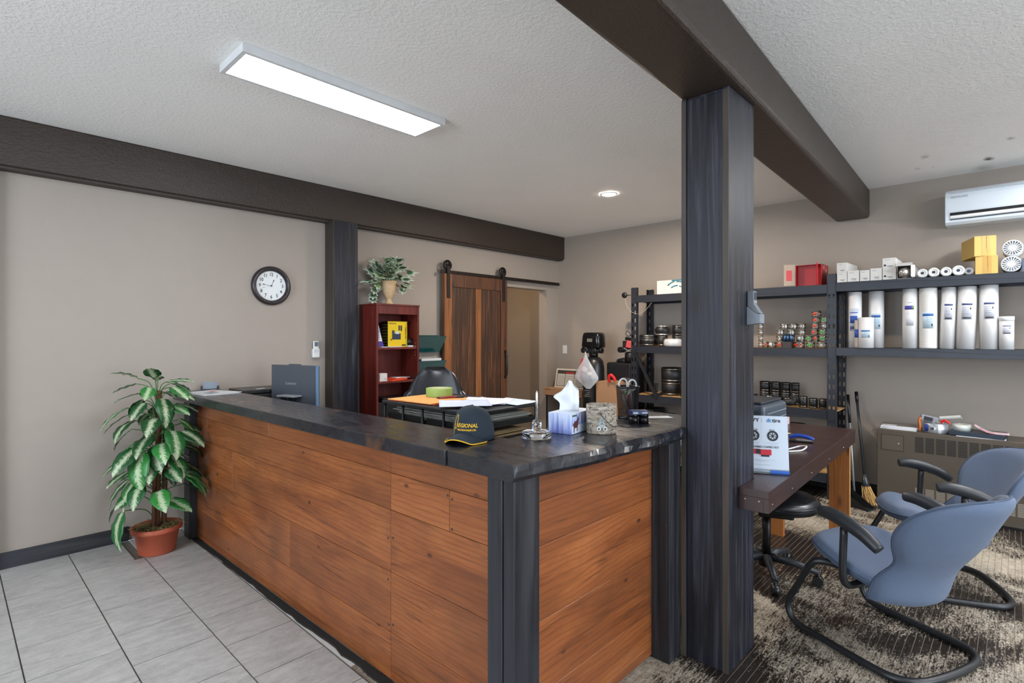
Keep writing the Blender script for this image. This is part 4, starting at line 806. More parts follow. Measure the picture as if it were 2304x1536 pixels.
# printer on the desk
t=thing('printer','dark grey printer on the brown desk behind the brochure','printer',(3.23,1.17,ZD)); PB=P('3b444e',.4,0,.05)
MB().box(3.02,3.42,.985,1.375,ZD,1.125).build('body',PB,t,bev=.03,seg=4); MB().box(3.05,3.39,1.01,1.34,1.1255,1.140).build('lid',P('2b2f35',.3),t,bev=.006)
MB().box(3.417,3.4225,1.03,1.33,1.04,1.043).box(3.417,3.4225,1.03,1.33,1.075,1.078).box(3.06,3.39,.9825,.986,1.04,1.043).box(3.06,3.39,.9825,.986,1.075,1.078).build('panel_lines',P('8b98a5',.3),t); MB().box(3.08,3.36,.981,.987,.85,.93).build('paper_slot',P('5a6a7c',.35),t)
t=thing('stapler','blue stapler on the brown desk','stapler',(3.82,1.02,ZD),R(-75)); BL=P('1c3f9c',.3)
MB().box(-.07,.07,-.016,.016,0,.010).build('base',BLK,t,local=True,bev=.003); MB().tube(smooth([(-.066,0,.028),(-.03,0,.042),(.03,0,.038),(.072,0,.022)]),[.012]*4*6+[.010],10).build('arm',BL,t,local=True); MB().box(-.03,.068,-.009,.009,.012,.022).build('magazine',SS,t,local=True)
t=thing('cable','looped white cable on the brown desk by the printer','cable',(3.5,1.0,ZD)); MB().tube(smooth([(3.44,.99,ZD+.005),(3.52,.94,ZD+.005),(3.60,.93,ZD+.018),(3.62,.97,ZD+.012),(3.54,1.0,ZD+.006),(3.45,1.02,ZD+.005)]),.0045,7).build('cord',WH,t); MB().cyl((3.43,1.02,ZD+.006),(3.46,1.02,ZD+.006),.0065,n=8).build('plug',WH,t)
for k,(x,y,r,lab) in enumerate(((3.95,1.20,.3,'white slip with writing nearest the stapler'),(4.05,1.22,-.2,'cream slip of paper behind the stapler'),(3.88,1.24,.7,'white slip partly behind the printer'))): one(MB().ob((x,y,ZD+.001+k*.0015),(.15,.09,.0012),(0,0,r)),'note_paper',[PAPER,P('c9bf9a',.7),PAPER][k],lab,'paper')
one(MB().box(4.40,4.56,1.30,1.34,ZD,ZD+.055),'small_box',P('c9b4b6',.5),'small pale red and white box at the far edge of the brown desk','box',bev=.001)
# lock box holder on the post
t=thing('phone_handset','grey handset resting in a cradle screwed to the main post','handset',(2.62,.9,1.52)); GC=P('6f757c',.35)
yb=.9275
def yzp(poly,x0,x1,name,mat,bev=.002):
    k=len(poly); return MB().add([(x0,y,z) for y,z in poly]+[(x1,y,z) for y,z in poly],[tuple(range(k)),tuple(range(2*k-1,k-1,-1))]+[(i,(i+1)%k,k+(i+1)%k,k+i) for i in range(k)]).build(name,mat,t,bev=bev)
yzp([(yb,1.640),(yb,1.553),(.866,1.560),(.866,1.603),(.884,1.606)],2.597,2.655,'cradle',P('7c848c',.35))
yzp([(.926,1.713),(.898,1.713),(.896,1.650),(.868,1.606),(.884,1.6065),(.926,1.641)],2.603,2.647,'handset',GC)
yzp([(.8975,1.705),(.8955,1.705),(.8945,1.672),(.8965,1.672)],2.612,2.639,'window',P('3c444c',.2),0); yzp([(.8965,1.668),(.893,1.666),(.893,1.656),(.8965,1.655)],2.612,2.639,'key',SS,0)
for k in range(6):
    f=.25+.28*(k//2); y0,z0=.8955-.027*f,1.647-.043*f; yzp([(y0+.001,z0),(y0-.001,z0+.0005),(y0-.0055,z0-.0075),(y0-.0035,z0-.008)],2.612+.015*(k%2),2.623+.015*(k%2),'button',P('3f464d',.4),0)
# ================= CHAIRS =================
CB=P('1b1d20',.42,0,.1,12,name='black_tube_enamel'); PIPE=P('3d4a5e',.8)
def make_chair(loc,rz,label):
    t=thing('visitor_chair',label,'chair',loc,rz,'blue grey visitor chairs')
    L=[(-.17,.06,.365),(-.24,.12,.385),(-.285,.185,.37),(-.285,.27,.22),(-.285,.325,.12),(-.285,.315,.055),(-.285,.26,.022),(-.285,.12,.018),(-.285,-.12,.018),(-.265,-.21,.018),(-.20,-.262,.018),(-.08,-.28,.018)]
    pts=L+[(-x,y,z) for x,y,z in reversed(L)]
    MB().tube(smooth(pts,5),.0165,12).build('sled_frame',CB,t,local=True)
    def seat(u,v,s):
        a=2*math.pi*u; r=v**.6
        ca,sa=math.cos(a),math.sin(a); ex=.5; x=.262*abs(ca)**.72*(1 if ca>=0 else -1)*r; y=.262*abs(sa)**.72*(1 if sa>=0 else -1)*r+.05
        e=max(0,1-r**14)**.5; z=.436+s*(.046 if s>0 else .040)*e-.25*max(0,y-.22)-.035*math.exp(-((y+.06)/.14)**2)*(s>0)*(1-.5*(x/.25)**2)+ .05*max(0,-y-.12)+.012*(abs(x)/.25)**2
        return (x,y,z)
    th_=R(13.5)
    def TT(p):
        p=Vector(p); y,z=p.y-.10,p.z-.44; return Vector((p.x,.10+y*math.cos(th_)-z*math.sin(th_),.412+y*math.sin(th_)+z*math.cos(th_)))
    mm_=MB().grid(lambda u,v:TT(seat(u,v,1)),40,12).grid(lambda u,v:TT(seat(u,v,-1)),40,12); se_=mm_.build('seat',FAB,t,local=True)
    MB().tube([TT(seat(i/40,1,1)) for i in range(40)],.005,6,True).build('seat_piping',PIPE,se_,local=True)
    def hw(v):
        return .262-.036*math.exp(-((v-.34)/.12)**2)+.034*math.exp(-((v-.66)/.2)**2) if v<.62 else (.262+.0325)*math.sqrt(max(0,1-((v-.62)/.385)**2.6))
    def back(u,v,s):
        w_=u*2-1; x=w_*hw(v); z=.375+.60*v; yc=-.205-.02*math.sin(v*math.pi)-.14*v**1.6+.07*math.exp(-((v-.28)/.2)**2)*.35
        y=yc+.115*(x/.27)**2+.0; e=math.sqrt(max(0,1-abs(w_)**10))*(1-max(0,(v-.9)/.1)**2*.8)*(1-max(0,(.06-v)/.06)**2*.7)
        return (x,y+s*.032*e,z)
    ba_=MB().grid(lambda u,v:TT(back(u,v,1)),26,26).grid(lambda u,v:TT(back(u,v,-1)),26,26).build('backrest',FAB,t,local=True)
    rim=[TT(back(0,j/26,0)) for j in range(26)]+[TT(back(i/26,.995,0)) for i in range(27)]+[TT(back(1,1-j/26,0)) for j in range(1,27)]
    MB().tube(rim,.0055,6).build('back_piping',PIPE,ba_,local=True)
    for s in (-1,1):
        tp=TT((s*.318,.045,.665)); MB().tube(smooth([(s*.16,tp.y+.01,.335),(s*.25,tp.y+.01,.328),(s*.300,tp.y+.01,.35),(s*.316,tp.y+.008,.42),(s*.318,tp.y,tp.z-.01)],5),.0165,10).build('arm_post',CB,t,local=True)
        ap=smooth([TT(q) for q in ((s*.312,.175,.668),(s*.316,.12,.684),(s*.319,.04,.688),(s*.320,-.05,.678),(s*.317,-.125,.650))],5); n_=len(ap)
        MB().tube(ap,[.012+.021*math.sin(math.pi*(.12+.76*i/(n_-1)))**.6 for i in range(n_)],12).build('arm_pad',P('24272b',.45,0,.08,name='black_arm_pad'),t,local=True)
    MB().prism([(-.17,-.14),(.17,-.14),(.17,.14),(-.17,.14)],-.012,.012,Matrix.Translation((0,.04,.352))@Matrix.Rotation(th_,4,'X')).build('seat_pan',CB,t,local=True,bev=.005)
    return t
c1=make_chair((3.155,.455,.002),R(-24.8),'blue grey cantilever chair nearest the camera, its back turned')
dup(c1,(4.15,.34,.002),R(23.6),'blue grey cantilever chair in front of the brown heater')
# stool
t=thing('swivel_stool','black swivel chair with vinyl seat tucked under the brown desk','stool',(3.56,1.15,0),R(20))
MB().lathe([(0,.42),(.17,.42),(.215,.435),(.23,.46),(.225,.49),(.20,.51),(.1,.518),(0,.515)],Matrix.Translation((.0,-.07,0)),32).build('seat',P('17191c',.28,0,.12,8,name='black_vinyl'),t,local=True)
MB().tube([(.229*math.cos(k*.2094),-.07+.229*math.sin(k*.2094),.478) for k in range(30)],.004,6,True).build('seat_piping',BLK,t,local=True); MB().box(-.1,.1,-.15,.05,.385,.42).build('mechanism',BLK,t,local=True,bev=.01); MB().tube([(.08,-.08,.40),(.16,-.12,.39),(.20,-.14,.37)],.012,8).build('lever',BLK,t,local=True)
MB().cyl((0,0,.11),(0,0,.40),.026).build('gas_lift',BLK,t,local=True); MB().cyl((0,0,.06),(0,0,.13),.045,.035).build('hub',BLK,t,local=True)
for k in range(5):
    a=2*math.pi*k/5-.5; c_,s_=math.cos(a),math.sin(a); MB().tube([(0.03*c_,.03*s_,.115),(.16*c_,.16*s_,.105),(.29*c_,.29*s_,.078)],[.026,.023,.018],8).build('base_leg',P('24282d',.45),t,local=True); MB().cyl((.285*c_-.022*s_,.285*s_+.022*c_,.030),(.285*c_+.022*s_,.285*s_-.022*c_,.030),.029,n=14).cyl((.285*c_,.285*s_,.03),(.285*c_,.285*s_,.08),.009,n=8).build('caster',BLK,t,local=True)
# ================= STORAGE SHELVES =================
XF,XB=5.57,5.975
def upright(par,x,y0,y1,h,front):
    """perforated angle post: real slots between the solid webs"""
    xa,xb=(x,x+.003) if front else (x-.003,x); m=MB(); w=y1-y0
    for a,b in ((0,.14),(.36,.64),(.86,1)): m.box(xa,xb,y0+w*a,y0+w*b,0,h)
    for a,b in ((.14,.36),(.64,.86)):
        z=0.; q=.09
        while q<h-.05: m.box(xa,xb,y0+w*a,y0+w*b,z,q); z=q+.042; q+=.0925
        m.box(xa,xb,y0+w*a,y0+w*b,z,h)
    for yy in (y0,y1-.003): m.box(*((x+.0035,x+.045) if front else (x-.045,x-.0035)),yy,yy+.003,0,h)
    return m.build('upright',STEEL,par)
def beamx(par,y0,y1,z0,z1,x):
    o=MB().box(x-.004,x,y0,y1,z0,z1).box(x-.004,x+.03,y0,y1,z1-.004,z1).box(x-.004,x+.03,y0,y1,z0,z0+.004).build('beam',STEEL,par,bev=.0015)
    return o
def shelfunit(name,label,ya,yb,levels,yl=True,yr=True):
    t=thing(name,label,'shelving',((XF+XB)/2,(ya+yb)/2,0))
    ups=[]
    if yl: ups.append((yb-.072,yb))
    if yr: ups.append((ya,ya+.072))
    for u in ups: upright(t,XF,u[0],u[1],2.07,True); upright(t,XB,u[0],u[1],2.07,False)
    for (z0,z1,deck) in levels:
        beamx(t,ya+.072 if yr else ya,yb-.072 if yl else yb,z0,z1,XF)
        MB().box(XB,XB+.004,ya+.07,yb-.07,z0,z1).build('beam',STEEL,t)
        for yy in ((ya+.075),(yb-.105)): MB().box(XF+.03,XB-.05,yy,yy+.03,z0+.005,z1-.008).build('cross_bar',STEEL,t)
        MB().box(XF+.004,XB-.003,ya+.002,yb-.002,z1-.012,z1-.001).build('deck',deck,t)
        for y0 in ([yb-.072] if yl else [])+([ya] if yr else []):
            bp_=MB().box(XF-.0045,XF-.001,y0+.004,y0+.068,z0-.012,z1+.012).build('bracket_plate',STEEL,t,bev=.001)
            for q in (z0-.004,z1+.004):
                for w in (.016,.054): MB().cyl((XF-.0062,y0+w,q),(XF-.004,y0+w,q),.004,n=8).build('rivet',BLK,bp_)
    return t
DKD=P('3a3632',.8,0,.2,30)
shelfunit('shelving_unit','black steel shelving unit behind the main post',1.197,3.315,((1.893,1.975,DKD),(1.305,1.385,OSB),(.735,.818,OSB),(.15,.23,OSB)))
shelfunit('shelving_unit','black steel shelving unit over the brown heater',-1.0,1.196,((1.905,1.986,DKD),(1.322,1.396,DKD)),False,True)
# brace under the left unit
one(MB().ob((5.56,3.12,1.06),(.02,.035,.60),(R(-28),0,0)),'brace',P('141416',.5),'black diagonal brace bar leaning inside the left shelving unit','bar')
t=thing('handle_knob','round black knob handle fixed at the end of the left shelving unit','knob',(5.565,3.36,1.98)); MB().cyl((5.563,3.317,1.985),(5.563,3.372,1.985),.008,n=10).build('rod',P('55504a',.4,.5),t)
MB().lathe([(0,-.012),(.032,-.012),(.036,0),(.030,.014),(.016,.018),(0,.02)],Matrix.Translation((5.562,3.40,1.987))@Matrix.Rotation(R(-90),4,'Y'),20).build('knob',BLK,t)
t=thing('cord','thin white cord hanging from the knob on the left shelving unit','cord',(5.56,3.3,1.6)); MB().tube(smooth([(5.562,3.395,1.945),(5.56,3.36,1.85),(5.555,3.29,1.78),(5.555,3.2,1.76),(5.556,3.12,1.80),(5.556,3.04,1.885)]),.0016,5).build('string',P('b8b09a',.8),t)
def ring(r,h,bands,n=24):
    m=MB().lathe([(r*.86,0),(r,0),(r,h),(r*.86,h),(r*.86,0)],Matrix(),n); return m
def coupling(y,z,r,h,lab,x,kind,sticker=None,group=None,two=True):
    t=thing('pipe_coupling',lab,'pipe coupling',(x,y,z),0,group)
    if kind=='steel':
        m_=MB().lathe([(r*.84,0),(r*.97,0),(r*.97,h),(r*.84,h),(r*.84,0)],Matrix(),20); sl_=m_.build('sleeve',SS,t,local=True)
        for q in (.10,.62): MB().lathe([(r*.97,h*q),(r*1.0,h*q),(r*1.0,h*(q+.26)),(r*.97,h*(q+.26))],Matrix(),20).build('clamp_band',P('a9a49c',.25,1.,.2,30),sl_,local=True)
        MB().box(-r*1.08,-r*.98,-r*.55,-r*.30,h*.15,h*.85).build('screw',P('6a655e',.35,1.),sl_,local=True)
    else:
        MB().lathe([(r*.84,0),(r*.97,0),(r*.97,h),(r*.84,h),(r*.84,0)],Matrix(),22).build('rubber_sleeve',RUB,t,local=True)
        for q in ((.06,.84) if two else (.06,.47,.86)): MB().lathe([(r*.965,h*q),(r*1.0,h*q),(r*1.0,h*(q+.09)),(r*.965,h*(q+.09))],Matrix(),22).build('clamp_band',P('8f8c86',.3,1.),t,local=True)
    if sticker:
        MB().lathe([(r*1.005,h*.30),(r*1.012,h*.30),(r*1.012,h*.72),(r*1.005,h*.72)],Matrix(),6,True,math.pi-.55,math.pi+.75).build('sticker',{'r':ORS,'g':GRN,'w':WH}[sticker],t,local=True)
    return t
ordn=['first','second','third','fourth','fifth','sixth','seventh','eighth','ninth','tenth']
rowdata=[('bottom',[(1.894,.022,''),(1.846,.022,'r'),(1.785,.037,'w'),(1.707,.037,'r'),(1.633,.030,'g'),(1.544,.056,'r'),(1.436,.036,'g'),(1.341,.044,'')],.062),
('second',[(1.894,.022,''),(1.709,.036,''),(1.620,.036,''),(1.525,.037,'w'),(1.452,.030,'g'),(1.392,.024,'r'),(1.335,.034,'g')],.06),
('third',[(1.894,.022,''),(1.709,.036,''),(1.608,.035,''),(1.514,.034,''),(1.404,.032,'r'),(1.335,.034,'g')],.06),
('fourth',[(1.894,.022,''),(1.673,.036,''),(1.591,.037,''),(1.514,.034,''),(1.396,.032,'r'),(1.325,.030,'')],.058),
('fifth',[(1.390,.034,'r'),(1.323,.028,'g')],.056),('top',[(1.388,.040,'r')],.060)]
stn={'':'plain','r':'red stickered','g':'green stickered','w':'white stickered'}
z=1.386
for rn,its,hh in rowdata:
    for k,(y,r,sk) in enumerate(its):
        coupling(y,z,r,hh-.001,'%s steel coupling, %s from the left in the %s row of steel couplings'%(stn[sk],ordn[k],rn),5.70,'steel',sk or None,'steel couplings on the middle shelf')
    z+=hh
t=thing('pipe_coupling','blue banded coupling lying on its side before the steel couplings','pipe coupling',(5.64,1.622,1.447)); BX=Matrix.Translation((5.63,1.66,1.483))@Matrix.Rotation(R(90),4,'X')
MB().lathe([(.028,0),(.034,0),(.034,.095),(.028,.095),(.028,0)],BX,20).build('sleeve',P('232a38',.35,.3),t)
for q in (.01,.038,.066): MB().lathe([(.034,q),(.037,q),(.037,q+.016),(.034,q+.016)],BX,20).build('blue_band',P('4a6c94',.25,.8),t)
one(MB().box(5.60,5.66,1.585,1.66,1.386,1.4465),'small_box',P('3a3430',.6),'small dark box under the blue banded coupling','box')
# black couplings on the low shelf behind the desk
for k,(y,r) in enumerate(((1.892,.052),(1.788,.048),(1.693,.044),(1.606,.040))):
    coupling(y,.819,r,.118,'black coupling, %s from the left at the base of the back row behind the printer'%ordn[k],5.82,'rubber',None,'black couplings on the low shelf')
    coupling(y,.9375,r,.098,'black coupling, %s from the left on top of the back row behind the printer'%ordn[k],5.82,'rubber',None,'black couplings on the low shelf')
for k,(y,r,h) in enumerate(((1.82,.04,.085),(1.735,.037,.075),(1.655,.036,.075))): coupling(y,.819,r,h,'short black coupling, %s from the left in the middle row behind the printer'%ordn[k],5.73,'rubber',None,'black couplings on the low shelf')
for k,(y,r,h) in enumerate(((1.49,.038,.105),(1.405,.040,.092),(1.317,.042,.094))): coupling(y,.819,r,h,'black coupling, %s from the left in the front row near the shelf upright'%ordn[k],5.66,'rubber',None,'black couplings on the low shelf')
t=thing('pipe_elbow','black rubber elbow lying before the couplings on the low shelf','pipe elbow',(5.63,1.565,.819)); MB().tube(smooth([(5.61,1.635,.86),(5.61,1.595,.862),(5.62,1.572,.88),(5.62,1.568,.915)]),.034,14).build('elbow',RUB,t)
one(MB().box(5.62,5.80,1.96,2.10,.819,.90),'tool_box',BLK,'dark box at the left of the black couplings behind the post','box')
# left part of the unit (left of the post)
coupling(3.165,1.386,.104,.132,'wide black coupling with three steel bands on the middle left shelf',5.70,'rubber',None,'large black couplings',False)
coupling(2.995,1.386,.062,.122,'black coupling under the reducer on the middle left shelf',5.72,'rubber',None,'large black couplings')
t=thing('pipe_reducer','black rubber reducer coupling stacked on the middle left shelf','pipe coupling',(5.72,2.995,1.509)); MB().lathe([(.055,0),(.070,0),(.070,.03),(.086,.045),(.086,.075),(.066,.090),(.066,.115),(.052,.115)],Matrix(),24).build('rubber_sleeve',RUB,t,local=True)
for q,r in ((.004,.072),(.098,.068)): MB().lathe([(r-.002,q),(r,q),(r,q+.014),(r-.002,q+.014)],Matrix(),24).build('clamp_band',SS,t,local=True)
coupling(2.87,1.386,.064,.12,'black coupling, lower one at the back of the middle left shelf',5.86,'rubber',None,'large black couplings'); coupling(2.87,1.5075,.064,.12,'black coupling, upper one at the back of the middle left shelf',5.86,'rubber',None,'large black couplings')
BAG=NT('clear_plastic_bag').set(Base_Color=(.75,.78,.82,1),Roughness=.12,Alpha=.26).m
t=thing('wrapped_roll','white roll wrapped in clear plastic on the middle left shelf','roll',(5.66,2.83,1.386)); MB().lathe([(.0,0),(.085,0),(.10,.02),(.10,.055),(.085,.078),(.04,.08),(.035,.05),(0,.05)],Matrix(),24).build('roll',P('c9c8c4',.35),t,local=True); MB().lathe([(.0,.0005),(.095,.0005),(.108,.02),(.106,.06),(.09,.086),(.03,.088),(0,.084)],Matrix(),11).build('plastic_wrap',BAG,t,local=True)
coupling(2.93,.819,.116,.152,'large black coupling, lower of the two stacked beside the post',5.82,'rubber',None,'large black couplings'); coupling(2.93,.972,.118,.165,'large black coupling, upper of the two stacked beside the post',5.82,'rubber',None,'large black couplings')
coupling(2.68,.819,.1,.15,'large black coupling partly hidden behind the post',5.75,'rubber',None,'large black couplings')
t=thing('cordless_phone','black cordless phone in its base on the low left shelf','phone',(5.63,3.02,.819),R(-90))
MB().add([(-.055,-.05,0),(.055,-.05,0),(.055,.05,0),(-.055,.05,0),(-.055,-.045,.012),(.055,-.045,.012),(.055,.05,.05),(-.055,.05,.05)],[(0,3,2,1),(4,5,6,7),(0,1,5,4),(1,2,6,5),(2,3,7,6),(3,0,4,7)]).build('base',BLK,t,local=True,bev=.004)
def pf(x,y): return .012+.038*(y+.045)/.095
MB().ob((-.022,.03,.085),(.042,.022,.11),(R(-18),0,0)).build('handset',BLK,t,local=True,bev=.006)
for k in range(12): x=-.040+.014*(k%3); y=-.034+.016*(k//3); MB().ob((x,y,pf(0,y)+.0025),(.010,.011,.004),(R(22),0,0)).build('key',P('b9b4aa',.5),t,local=True)
MB().ob((.026,.012,pf(0,.012)+.002),(.038,.05,.003),(R(22),0,0)).build('display',P('6a5a48',.25),t,local=True)
t=thing('picture_box','white box with a teal arc picture on the top left shelf','box',(5.76,2.88,1.976)); MB().box(5.70,5.82,2.62,3.05,1.976,2.142).build('carton',P('d0cfcb',.6),t,bev=.001)
for rr,a0,a1 in ((.17,1.75,2.3),(.165,1.1,1.6),(.12,1.5,2.2),(.115,.9,1.35),(.2,1.3,1.9)):
    m=MB(); cyy,czz=2.80,1.955
    pts_=[(cyy+ -rr*math.cos(math.pi-a) if 0 else cyy-rr*math.cos(a) ,czz+rr*math.sin(a)) for a in [a0+(a1-a0)*i/8 for i in range(9)]]
    pts_=[(max(2.64,min(3.03,y_)),max(1.985,min(2.135,z_))) for y_,z_ in pts_]
    m.tube([(5.6985,y_,z_) for y_,z_ in pts_],.007,5).build('teal_arc',P('2f7f92',.5),t)
MB().box(5.698,5.7005,2.70,2.745,1.98,2.10).build('orange_panel',P('b4662c',.5),t)
text('RC',.035,LAB,t,(5.699,2.80,2.11),FX); 
t=thing('red_box','open red carton lying on the top shelf behind the post','box',(5.72,1.45,1.976))
RB=P('b80f18',.35,0,.08); y0,y1,x0,x1,z0,z1=1.325,1.545,5.61,5.86,1.976,2.175
MB().box(x0,x1,y0,y0+.003,z0,z1).box(x0,x1,y1-.003,y1,z0,z1).box(x0,x1,y0,y1,z0,z0+.003).box(x0,x1,y0,y1,z1-.003,z1).box(x1-.003,x1,y0,y1,z0,z1).build('carton',RB,t)
MB().box(x0+.05,x0+.055,y0+.004,y1-.004,z0+.004,z1-.004).build('inner_flap',P('a80d15',.4),t)
MB().ob((5.575,1.59,2.085),(.003,.10,.20),(0,0,R(35))).build('flap',P('b8a08a',.7),t); MB().ob((5.572,1.592,2.08),(.002,.05,.10),(0,0,R(35))).build('flap_print',RED,t)
MB().ob((5.575,1.355,2.085),(.003,.09,.205),(0,0,R(-70))).build('flap',P('c8323a',.4),t); text('MILK',.05,P('c98a8c',.5,0,0),t,(5.68,1.3245,2.12),FY) if 0 else None
MB().box(5.66,5.72,1.3235,1.325,2.03,2.09).build('dark_print',P('4a0a10',.4),t); MB().box(5.75,5.80,1.3235,1.325,2.10,2.14).box(5.68,5.71,1.3235,1.325,2.13,2.16).build('white_print',P('c9a0a2',.5),t)
# ---- unit over the heater: top shelf
ZS=1.987
WB=P('c9c8c4',.6,0,.05,name='white_carton')
def cart(y0,y1,z0,z1,lab,rz=0.,open_=False):
    yc=(y0+y1)/2; t=thing('filter_carton',lab,'box',(5.575,yc,z0),rz,'white filter cartons on the top shelf'); w=(y1-y0)/2; h=z1-z0
    if not open_: MB().box(0,.36,-w,w,0,h).build('carton',WB,t,local=True,bev=.001)
    else: MB().box(0,.36,-w,-w+.003,0,h).box(0,.36,w-.003,w,0,h).box(0,.36,-w,w,0,.003).box(0,.36,-w,w,h-.003,h).box(.357,.36,-w,w,0,h).build('carton',WB,t,local=True)
    if not open_:
        MB().box(-.0008,.0006,-w*.55,w*.35,h*.22,h*.28).box(-.0008,.0006,-w*.5,w*.1,h*.14,h*.18).box(-.0008,.0006,-w*.1,w*.7,h*.80,h*.83).build('printed_text',P('77767a',.6),t,local=True)
    return t
cart(1.112,1.190,ZS,2.075,'white carton at the left end, lower one'); cart(1.114,1.192,2.0755,2.163,'white carton at the left end, stacked on top',R(-3)); cart(1.018,1.108,ZS,2.085,'white carton second along the top shelf row'); cart(.940,1.012,ZS,2.082,'narrow white carton third along the top shelf row'); cart(.850,.935,ZS,2.092,'white carton fourth along the top shelf row')
b6=cart(.750,.845,ZS,2.080,'white carton under another one in the middle of the top shelf'); b7=cart(.752,.845,2.0805,2.172,'white carton stacked on another in the middle of the top shelf')
for b in (b6,b7): MB().cyl((-.0009,.03,.03),(.0006,.03,.03),.009,n=12).build('printed_seal',INK,b,local=True)
b8=cart(.635,.744,ZS,2.10,'open white carton with a shiny lamp inside on the top shelf',0,True); MB().ob((-.03,0,.118),(.07,.11,.003),(0,R(-25),0)).build('flap',WB,b8,local=True); MB().ob((-.02,-.058,.06),(.06,.003,.10),(0,0,R(-20))).build('flap',WB,b8,local=True)
t=thing('lamp_bulb','shiny reflector lamp inside the open white carton','lamp',(5.60,.69,ZS+.0035)); MB().lathe([(.0,.09),(.02,.088),(.035,.05),(.043,.02),(.046,.0)],Matrix.Translation((5.60,.69,ZS+.0505))@Matrix.Rotation(R(-90),4,'Y')@Matrix.Translation((0,0,-.09+.09)),20).build('reflector',SS,t)
MB().tube(smooth([(5.59,.73,ZS+.02),(5.588,.70,ZS+.045),(5.588,.68,ZS+.03),(5.588,.66,ZS+.05)]),.003,6).build('filament_cover',SS,t)
for k,(y,r,lab) in enumerate(((.571,.036,'leftmost white filter roll lying beside the open carton'),(.497,.038,'second white filter roll from the open carton'),(.418,.037,'third white filter roll from the open carton'),(.341,.040,'fourth white filter roll from the open carton'),(.277,.029,'clear wrapped filter roll beside the cardboard boxes'))):
    t=thing('filter_roll',lab,'filter roll',(5.575,y,ZS),0,'white filter rolls on the top shelf'); RMx=Matrix.Translation((0,0,r))@Matrix.Rotation(R(90),4,'Y')
    MB().lathe([(.012,.002),(r*.72,.002),(r*.75,.0),(r,.006),(r,.25),(0,.25)],RMx,24).build('roll',P('d3d3d0',.5,0,.06,30) if k<4 else BAG,t,local=True); MB().lathe([(0,.004),(.0135,.004)],RMx,14,False).build('core_hole',P('2d3340',.6),t,local=True); MB().lathe([(r*.60,.0012),(r*.64,.0012),(r*.64,.004)],RMx,24,False).build('end_ring',LAB,t,local=True)
def cbox(y0,y1,z0,z1,rz,lab):
    t=thing('cardboard_box',lab,'box',(5.59,(y0+y1)/2,z0),rz,'yellow cardboard boxes'); w=(y1-y0)/2; h=z1-z0
    MB().box(0,.33,-w,w,0,h).build('carton',YCARD,t,local=True,bev=.001); MB().box(-.0012,.0004,-.004,.022,0.002,h-.002).box(-.0012,.0004,-.030,-.010,.002,h-.002).build('tape',P('b8924a',.25),t,local=True); MB().box(-.0016,-.0008,-.0072,-.0064,h*.35,h).build('seam',P('4a3a1c',.8),t,local=True)
cbox(.105,.238,ZS,2.128,R(3),'lower yellow cardboard box on the top shelf'); cbox(.112,.246,2.1285,2.285,R(17),'upper yellow cardboard box turned at an angle on the top shelf')
for k,(y,z,lab) in enumerate(((.022,2.115,'upper white finned filter disc at the right end of the top shelf'),(.030,1.993,'lower white finned filter disc at the right end of the top shelf'))):
    t=thing('finned_filter',lab,'filter',(5.60,y,z if k else z),0,'finned filters'); r=.060; RMx=Matrix.Translation((0,0,r))@Matrix.Rotation(R(90),4,'Y')
    MB().lathe([(.052,0),(r,0),(r,.25),(0,.25)],RMx,32).build('housing',P('cfd2d4',.4),t,local=True); MB().lathe([(0,.004),(.018,.004),(.018,.02)],RMx,16,False).build('hub',P('d6d8da',.4),t,local=True); MB().lathe([(0,.03),(.052,.03)],RMx,24,False).build('recess',P('8a949c',.3,.3),t,local=True)
    m=MB()
    for q in range(18): m.box(.016,.054,-.0028,.0028,.001,.03,RMx@Matrix.Rotation(q*math.pi/9,4,'Z'))
    m.build('fins',P('dcdfe0',.4),t,local=True)
one(MB().box(5.59,5.93,-.14,-.03,ZS,2.09),'filter_carton',P('4a5468',.4),'dark blue carton at the far right of the top shelf','box')
